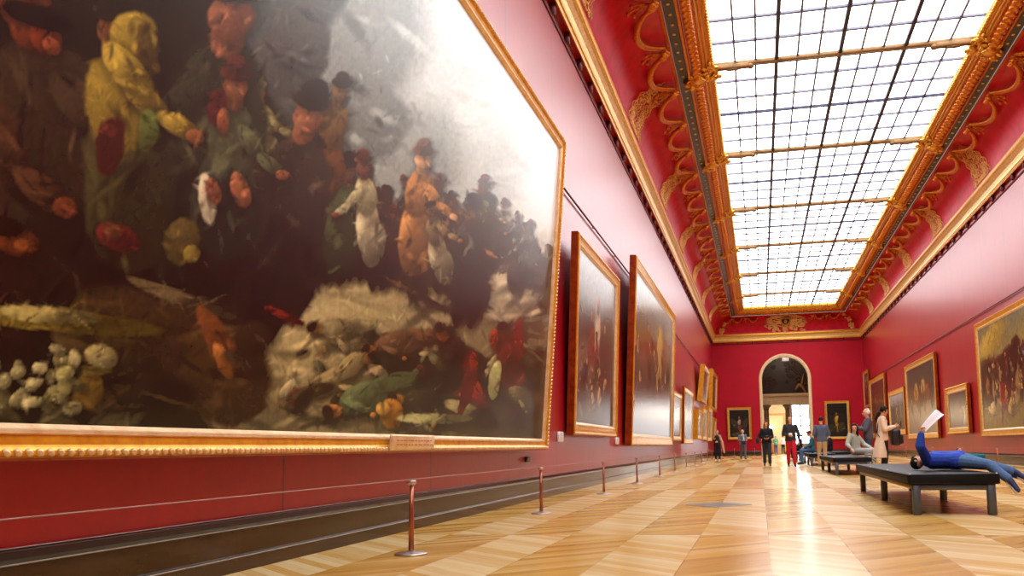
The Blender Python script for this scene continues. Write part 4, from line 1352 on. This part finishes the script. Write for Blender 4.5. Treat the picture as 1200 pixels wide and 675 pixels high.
    for S in 'LR':
        m = MB()
        d = (J['to' + S] - J['an' + S]); 
        m.cone(J['an' + S], J['an' + S].lerp(J['to' + S], .3) , .045 * k, .047 * k)
        m.cone(J['an' + S].lerp(J['to' + S], .25), J['to' + S], .045 * k, .036 * k)
        hl = J['an' + S] - Vector((d.x, d.y, 0)) * .22 - Vector((0, 0, .04 * k)) if abs(d.z) < d.length * .75 else J['an' + S]
        m.cone(hl, J['to' + S], .036 * k, .034 * k)
        fuse(m, voxel * .8, cloth(shoes, .5), 'shoe', P, 2)
    if scarf:
        m = MB(); m.tube([J['neck'] + Vector((.075 * cos(w), .075 * sin(w), -.02 + .015 * sin(w))) * k for w in [2 * pi * i / 14 for i in range(15)]], .035 * k, 8)
        m.cone(J['neck'] + Vector((.03, -.09, -.03)) * k, J['chest'] + Vector((.05, -.15, -.10)) * k, .035 * k, .03 * k)
        fuse(m, voxel, cloth(scarf), 'scarf', P, 2)
    P['k'] = k
    return P, J, k

WALK = dict(knL=(.095, -.12, .52), anL=(.10, -.16, .085), toL=(.11, -.33, .035), knR=(-.095, .03, .50), anR=(-.10, .20, .12), toR=(-.11, .05, .035))
HOLD = dict(elL=(.23, .03, 1.12), wrL=(.09, -.21, 1.08), elR=(-.23, .03, 1.12), wrR=(-.09, -.21, 1.08))
def prop(name, mb, mat, label, cat, loc=(0, 0, 0), rz=0, group=None):
    o = mb.build(name, mat); o.location = loc; o.rotation_euler = (0, 0, rz)
    return tag(o, label, cat, group)

# man in red trousers
p, J, k = person('man in charcoal sweater and bright red trousers walking toward the camera', (1.09, 31.0, 0), 0, 1.80,
                 {**WALK, 'elR': (-.25, .04, 1.12), 'wrR': (-.07, -.20, 1.07), 'elL': (.27, .03, 1.12), 'wrL': (.28, -.02, .88), 'look': (-.25, -1, -.15)},
                 '34343a', 'c01a34', '2a1c1c', '6a6460', 'd2a080', .012, bald=True)
m = MB(); m.bbox(-.06, .06, -.010, .010, -.04, .04, .003, 1); m.bbox(-.045, .045, -.016, -.010, -.03, .03, .002, 1)
prop('folded_map', m, M['paper'], 'small folded paper in the hand of the man in red trousers', 'paper', (1.07, 30.64, 1.16))
# woman in black
p, J, k = person('woman in black jacket and dark jeans walking with a camera held before her', (.24, 32.4, 0), 0, 1.68, {**WALK, **HOLD},
                 '1d1e26', '2b323c', '5a2018', '7a3a26', 'd09c80', .012, longhair=True)
m = MB(); m.bbox(-.075, .075, -.04, .04, -.05, .05, .012, 2); m.lathe([(.04, 0), (.042, .05), (.036, .09)], n=14, M=Matrix.Rotation(pi / 2, 4, 'X'))
prop('camera', m, M['black'], 'black camera held by the woman in black', 'camera', (.24, 32.06, 1.10))
m = MB(); m.bbox(-.06, .06, -.11, .11, -.12, .12, .03, 3); m.tube([(0, -.08, .1), (.06, -.05, .36), (.14, 0, .42), (.10, .05, .3), (0, .08, .1)], .014, 6)
prop('shoulder_bag', m, M['black'], 'black shoulder bag at the hip of the woman in black', 'bag', (-.10, 32.36, .96))
# woman in dark dress
p, J, k = person('woman in a dark dress and long beige wrap standing near the far left posts', (-2.20, 44.0, 0), radians(-12), 1.60, {**HOLD, 'wrR': (-.12, -.2, 1.2)},
                 '2c2622', '1a1a20', 'd8d4cc', 'b08a6a', 'd8a88c', .016, skirt=(.1, 1.15, '1c1c26'))
m = MB(); m.cone((.14, -.02, 1.30), (.25, .02, .95), .07, .075); m.cone((.25, .02, .95), (.34, .04, .45), .07, .05); m.cone((-.12, .06, 1.28), (.14, .06, 1.30), .06, .07); m.cone((-.14, -.02, 1.28), (-.2, 0, 1.0), .06, .05)
fuse(m, .016, cloth('c9a688'), 'wrap', p)
# person with a scarf
p, J, k = person('visitor in blue grey jacket, white scarf and jeans left of the arch', (-.98, 48.6, 0), radians(8), 1.68, {**WALK, **HOLD},
                 '6f7c92', '55606e', '2e4a38', 'd9cfc0', 'd8ac90', .016, scarf='e6e2da')
m = MB(); m.bbox(-.14, .14, -.05, .05, -.12, .09, .03, 3); m.tube([(-.1, 0, .07), (-.12, .08, .3), (0, .1, .36), (.12, .08, .3), (.1, 0, .07)], .012, 6)
prop('handbag', m, M['black'], 'dark bag held in front by the visitor with the white scarf', 'bag', (-.93, 48.14, .98))
# two visitors in the hall beyond
person('visitor in green and white top and purple trousers in the hall beyond the arch', (1.36, 77.0, 0), radians(10), 1.58, HOLD, '5aa07a', '4a3a70', '2a2440', '8a6a4a', 'd4a486', .018)
person('visitor in white top and dark trousers in the hall beyond the arch', (2.02, 77.6, 0), radians(160), 1.66, {}, 'dcd4cc', '23262e', '1a1a1a', '2a2420', 'd4a486', .018)
# man seen from behind
p, J, k = person('man in blue grey sweater and khaki trousers standing with his back to the camera', (2.15, 30.7, 0), pi, 1.74,
                 {'knL': (.1, -.02, .5), 'look': (.1, -1, -.25), 'elL': (.26, -.02, 1.12), 'wrL': (.12, -.22, 1.0), 'elR': (-.26, -.02, 1.12), 'wrR': (-.12, -.22, 1.0)},
                 '55607a', 'b49c78', '8a7a60', '22201e', 'd2a080', .012)
# older man
p, J, k = person('older man with white hair in grey sweater and jeans standing with folded arms', (3.07, 25.2, 0), -pi / 2, 1.78,
                 {'elL': (.25, -.10, 1.14), 'wrL': (-.02, -.24, 1.17), 'elR': (-.25, -.12, 1.16), 'wrR': (.0, -.27, 1.21), 'look': (-.1, -1, -.05), 'palmL': (0, 1, 0), 'palmR': (0, 1, 0)},
                 '565662', '3e5068', '3a302a', 'e0dcd6', 'd8a88c', .010, bald=True, shirt_r=.026)
# woman in the beige coat
p, J, k = person('woman in a long beige coat with dark tied hair looking to the right wall', (3.03, 21.9, 0), pi / 2, 1.70,
                 {'elR': (-.24, -.02, 1.14), 'wrR': (-.10, -.27, 1.19), 'elL': (.23, -.03, 1.14), 'wrL': (.08, -.30, 1.20), 'look': (0, -1, -.22), 'head': (0, -.05, 1.59)},
                 None, '1c1a1e', '1a1818', '17130f', 'cc9470', .009, coat='e0ccb4', curl=.9, shirt_r=.026)
m = MB()
RG = [(1.38, .15, .09, .02), (1.28, .195, .125, .02), (1.05, .165, .125, .02), (.95, .175, .135, .03), (.75, .20, .155, .06), (.55, .225, .175, .085), (.42, .24, .185, .10)]
vs, n = [], 24
for z, rx, ry, yo in RG:
    for k in range(n):
        w = 2 * pi * k / n
        q = 1 + .05 * sin(5 * w) * max(0, (1.0 - z)) * 1.6
        vs.append((rx * q * cos(w), yo + ry * q * sin(w), z))
fs = [(i * n + k, i * n + (k + 1) % n, (i + 1) * n + (k + 1) % n, (i + 1) * n + k) for i in range(len(RG) - 1) for k in range(n)]
fs += [tuple(range(n - 1, -1, -1)), tuple((len(RG) - 1) * n + k for k in range(n))]
m.add(vs, fs, True)
fuse(m, .010, cloth('e0ccb4'), 'coat_skirt', p)
m = MB(); m.ball((0, .07, 1.52), (.045, .05, .05), None, 10, 8); m.cone((0, .09, 1.52), (0, .15, 1.40), .035, .03); m.cone((0, .15, 1.40), (0, .14, 1.30), .03, .014)
fuse(m, .009, cloth('17130f'), 'ponytail', p)
m = MB(); m.tube([(.10, -.13, 1.10), (.12, -.10, 1.28), (.12, 0, 1.42), (.10, .12, 1.28), (.12, .16, 1.02), (.15, .10, .92)], .014, 6)
m.tube([(-.10, -.13, 1.10), (-.12, -.10, 1.28), (-.12, 0, 1.42), (-.10, .12, 1.28), (-.13, .16, 1.02), (-.15, .10, .92)], .014, 6)
fuse(m, .009, M['black'], 'strap', p, 1)
m = MB(); m.bbox(-.20, .20, -.11, .11, -.24, .18, .07, 4); m.bbox(-.15, .15, -.17, -.09, -.20, .04, .035, 3); m.tube([(-.08, 0, .17), (-.06, 0, .23), (.06, 0, .23), (.08, 0, .17)], .012, 6)
prop('backpack', m, M['black'], 'black backpack worn on the front of the woman in the beige coat', 'bag', (3.32, 21.9, .95), pi / 2)
m = MB(); m.bbox(-.04, .04, -.006, .006, -.075, .075, .005, 2)
prop('phone', m, M['black'], 'small dark phone held by the woman in the beige coat', 'phone', (3.46, 21.9, 1.25), pi / 2)

# seated people: seat height .44
SIT = dict(pelvis=(0, 0, .575), chest=(0, .0, .88), neck=(0, -.02, 1.05), head=(0, -.05, 1.215), shL=(.175, -.01, 1.0), shR=(-.175, -.01, 1.0),
           elL=(.22, -.08, .74), wrL=(.12, -.30, .66), elR=(-.22, -.08, .74), wrR=(-.12, -.30, .66),
           hipL=(.09, 0, .56), hipR=(-.09, 0, .56), knL=(.11, -.42, .545), knR=(-.11, -.42, .545), anL=(.11, -.40, .09), anR=(-.11, -.40, .09), toL=(.12, -.56, .035), toR=(-.12, -.56, .035), palmL=(0, 0, -1), palmR=(0, 0, -1))
person('person in teal top and jeans sitting on the bench beyond the man in khaki', (2.0, 33.9, 0), -pi / 2, 1.7, {**SIT, 'look': (.2, -1, -.5), 'head': (0, -.10, 1.20)}, '2f6a72', '4a6a94', '2a2a30', '6a2a1c', 'd2a080', .014, s=1.0)
person('person in dark jacket and white cap sitting on the far bench', (1.97, 43.2, 0), -pi / 2, 1.7, {**SIT, 'look': (.3, -1, -.3)}, '23262e', '1c2026', 'e2e0dc', '2a2420', 'd2a080', .016, s=1.0, cap='e4e4e6')
person('person in black with a pale face sitting on the bench right of the others', (3.06, 38.6, 0), -pi / 2, 1.7, {**SIT, 'look': (0, -1, -.1), 'anL': (.11, -.44, .09), 'anR': (-.11, -.44, .09)}, '1e1e26', '202028', '1a1a1a', '3a2a22', 'dcb49c', .016, s=1.0)
# seated woman, propped on one arm
sm = stripes('1c1c24', 'd8dcd4')
p, J, k = person('dark haired woman in pale green top and striped skirt sitting propped on one arm', (2.58, 23.9, .012), radians(55), 1.66,
                 {**SIT, 'chest': (-.05, .03, .87), 'neck': (-.08, .0, 1.03), 'head': (-.10, -.03, 1.19), 'shL': (.09, .0, .97), 'shR': (-.25, .03, .99),
                  'elR': (-.36, .06, .74), 'wrR': (-.44, -.09, .645), 'elL': (.2, -.14, .74), 'wrL': (.12, -.36, .66), 'look': (-1, -.55, -.05), 'palmR': (0, 0, -1)},
                 'aeb8a8', None, '2a2420', '33201a', 'd8ac90', .010, longhair=True, skirt=(.55, 1.0, '1c1c24'), skirt_mat=sm, s=1.0)

# child in blue lying across the near bench with a leaflet raised
K = .84
def kk(p): return tuple((Vector(p) - Vector((2.0, 10.5, 0))) / K)
BZ = .44
LIE = dict(pelvis=kk((2.25, 10.44, BZ + .125)), chest=kk((2.07, 10.64, BZ + .125)), neck=kk((1.975, 10.79, BZ + .12)), head=kk((1.915, 10.90, BZ + .10)),
           shR=kk((1.955, 10.56, BZ + .11)), shL=kk((2.09, 10.84, BZ + .15)), elR=kk((1.85, 10.40, BZ + .295)), wrR=kk((1.866, 10.39, BZ + .44)),
           elL=kk((2.20, 10.98, BZ + .12)), wrL=kk((2.34, 10.84, BZ + .20)),
           hipR=kk((2.24, 10.38, BZ + .115)), hipL=kk((2.30, 10.50, BZ + .14)), knR=kk((2.53, 10.16, BZ + .075)), knL=kk((2.53, 10.34, BZ + .08)),
           anR=kk((2.69, 10.0, BZ - .085)), anL=kk((2.79, 10.16, BZ - .005)), toR=kk((2.75, 9.92, BZ - .20)), toL=kk((2.90, 10.10, BZ - .09)),
           look=(.3, .1, 1), up=(-.55, .8, .1), palmR=(1, 0, .2), palmL=(0, -1, 0))
p, J, k = person('child in blue top and jeans lying on the near bench, one arm raised', (2.0, 10.5, 0), 0, 1.25, LIE, '2f4fb4', '4f6f98', '28345c', '14110f', 'd4a486', .0065, s=K, shirt_r=.024, curl=1.5)
for S in 'LR':
    m = MB(); a, t = J['an' + S], J['to' + S]; d = (t - a)
    off = Vector((-.018, 0, -.020))
    m.cone(a + off - d * .1, t + off, .020, .022)
    fuse(m, .006, cloth('d0c8bc'), 'shoe_sole', p, 1)
# leaflet sheet, bent a little
cs = [Vector((1.872, 10.39, .965)), Vector((1.912, 10.35, .905)), Vector((2.135, 10.38, 1.10)), Vector((2.055, 10.44, 1.165))]
m = MB(); n = 12; vs = []
nrm = (cs[2] - cs[1]).cross(cs[3] - cs[0]).normalized() if (cs[2] - cs[1]).cross(cs[3] - cs[0]).length > 1e-6 else Vector((0, 1, 0))
nrm = (cs[2] - cs[1]).cross(cs[0] - cs[1]).normalized()
for L in (0, 1):
    for i in range(n + 1):
        q = i / n
        a, b = cs[0].lerp(cs[3], q), cs[1].lerp(cs[2], q)
        for r in range(5):
            vs.append(a.lerp(b, r / 4) + nrm * (.018 * sin(pi * q) + .010 * sin(2 * pi * r / 4) * q + L * .0012))
fs = []
o5 = (n + 1) * 5
for L in (0, 1):
    for i in range(n):
        for r in range(4):
            a = L * o5 + i * 5 + r
            fs.append((a, a + 1, a + 6, a + 5) if L else (a, a + 5, a + 6, a + 1))
m.add(vs, fs, True)
tag(m.build('leaflet', M['paper']), 'white leaflet held up in the hand of the child in blue', 'leaflet')
# teal bag behind the legs
m = MB(); m.cone((2.44, 10.95, BZ + .085), (2.34, 11.05, BZ + .08), .07, .07); m.cone((2.46, 10.95, BZ + .12), (2.60, 10.92, BZ + .145), .075, .05); m.ball((2.47, 10.96, BZ + .13), (.15, .07, .075)); m.cone((2.60, 10.92, BZ + .145), (2.66, 10.90, BZ + .16), .05, .03)
bg = fuse(m, .01, cloth('1f6f70'), 'bundle', None, 4)
tag(bg, 'dark teal bundle of clothing lying behind the legs of the child in blue', 'clothing')

# ------------------------------------------------------------------ light, world, camera
w = bpy.data.worlds.new('world'); sc.world = w; w.use_nodes = True
w.node_tree.nodes['Background'].inputs[0].default_value = (.8, .88, 1, 1)
w.node_tree.nodes['Background'].inputs[1].default_value = .3
def area(name, loc, rot, sx, sy, e, c):
    l = bpy.data.lights.new(name, 'AREA'); l.shape = 'RECTANGLE'; l.size = sx; l.size_y = sy; l.energy = e; l.color = c
    o = bpy.data.objects.new(name, l); o.location = loc; o.rotation_euler = rot; COL.objects.link(o)
    return o
def point(name, loc, e, c, r=.3):
    l = bpy.data.lights.new(name, 'POINT'); l.energy = e; l.color = c; l.shadow_soft_size = r
    o = bpy.data.objects.new(name, l); o.location = loc; COL.objects.link(o)
point('hall_fill_light', (-1.5, 76.5, 3.2), 140, (1, .78, .48))  # fill light added to warm the hall, no fixture of its own
point('hall_fill_light', (2.2, 77.3, 3.3), 80, (1, .8, .5))  # second added fill, behind the columns
point('hall_front_light', (2.2, 70.5, 8.5), 120, (1, .85, .65))  # added fill between arch and columns, no fixture

cam = bpy.data.cameras.new('camera'); co_ = bpy.data.objects.new('camera', cam); COL.objects.link(co_)
cam.sensor_fit = 'HORIZONTAL'; cam.sensor_width = 36
cam.lens = 974.045 / 1200 * 36
cam.shift_x = -(700 - 600) / 1200
cam.shift_y = (423.49 - 337.5) / 1200
yaw, pitch, roll = radians(-10.93124), radians(5.97498), radians(-1.05941)
F = Vector((sin(yaw) * cos(pitch), cos(yaw) * cos(pitch), sin(pitch)))
r0 = Vector((cos(yaw), -sin(yaw), 0)); u0 = r0.cross(F)
rv = r0 * cos(roll) + u0 * sin(roll); uv = -r0 * sin(roll) + u0 * cos(roll)
co_.matrix_world = Matrix(((rv.x, uv.x, -F.x, 0), (rv.y, uv.y, -F.y, 0), (rv.z, uv.z, -F.z, .78), (0, 0, 0, 1)))
cam.clip_end = 300; cam.clip_start = .05
sc.camera = co_
vs_ = sc.view_settings
vs_.view_transform = 'Standard'; vs_.look = 'None'; vs_.gamma = 1; vs_.use_curve_mapping = False
sc.display_settings.display_device = 'sRGB'
vs_.exposure = EXPO
sc.cycles.max_bounces = 8; sc.cycles.diffuse_bounces = 4; sc.cycles.glossy_bounces = 4
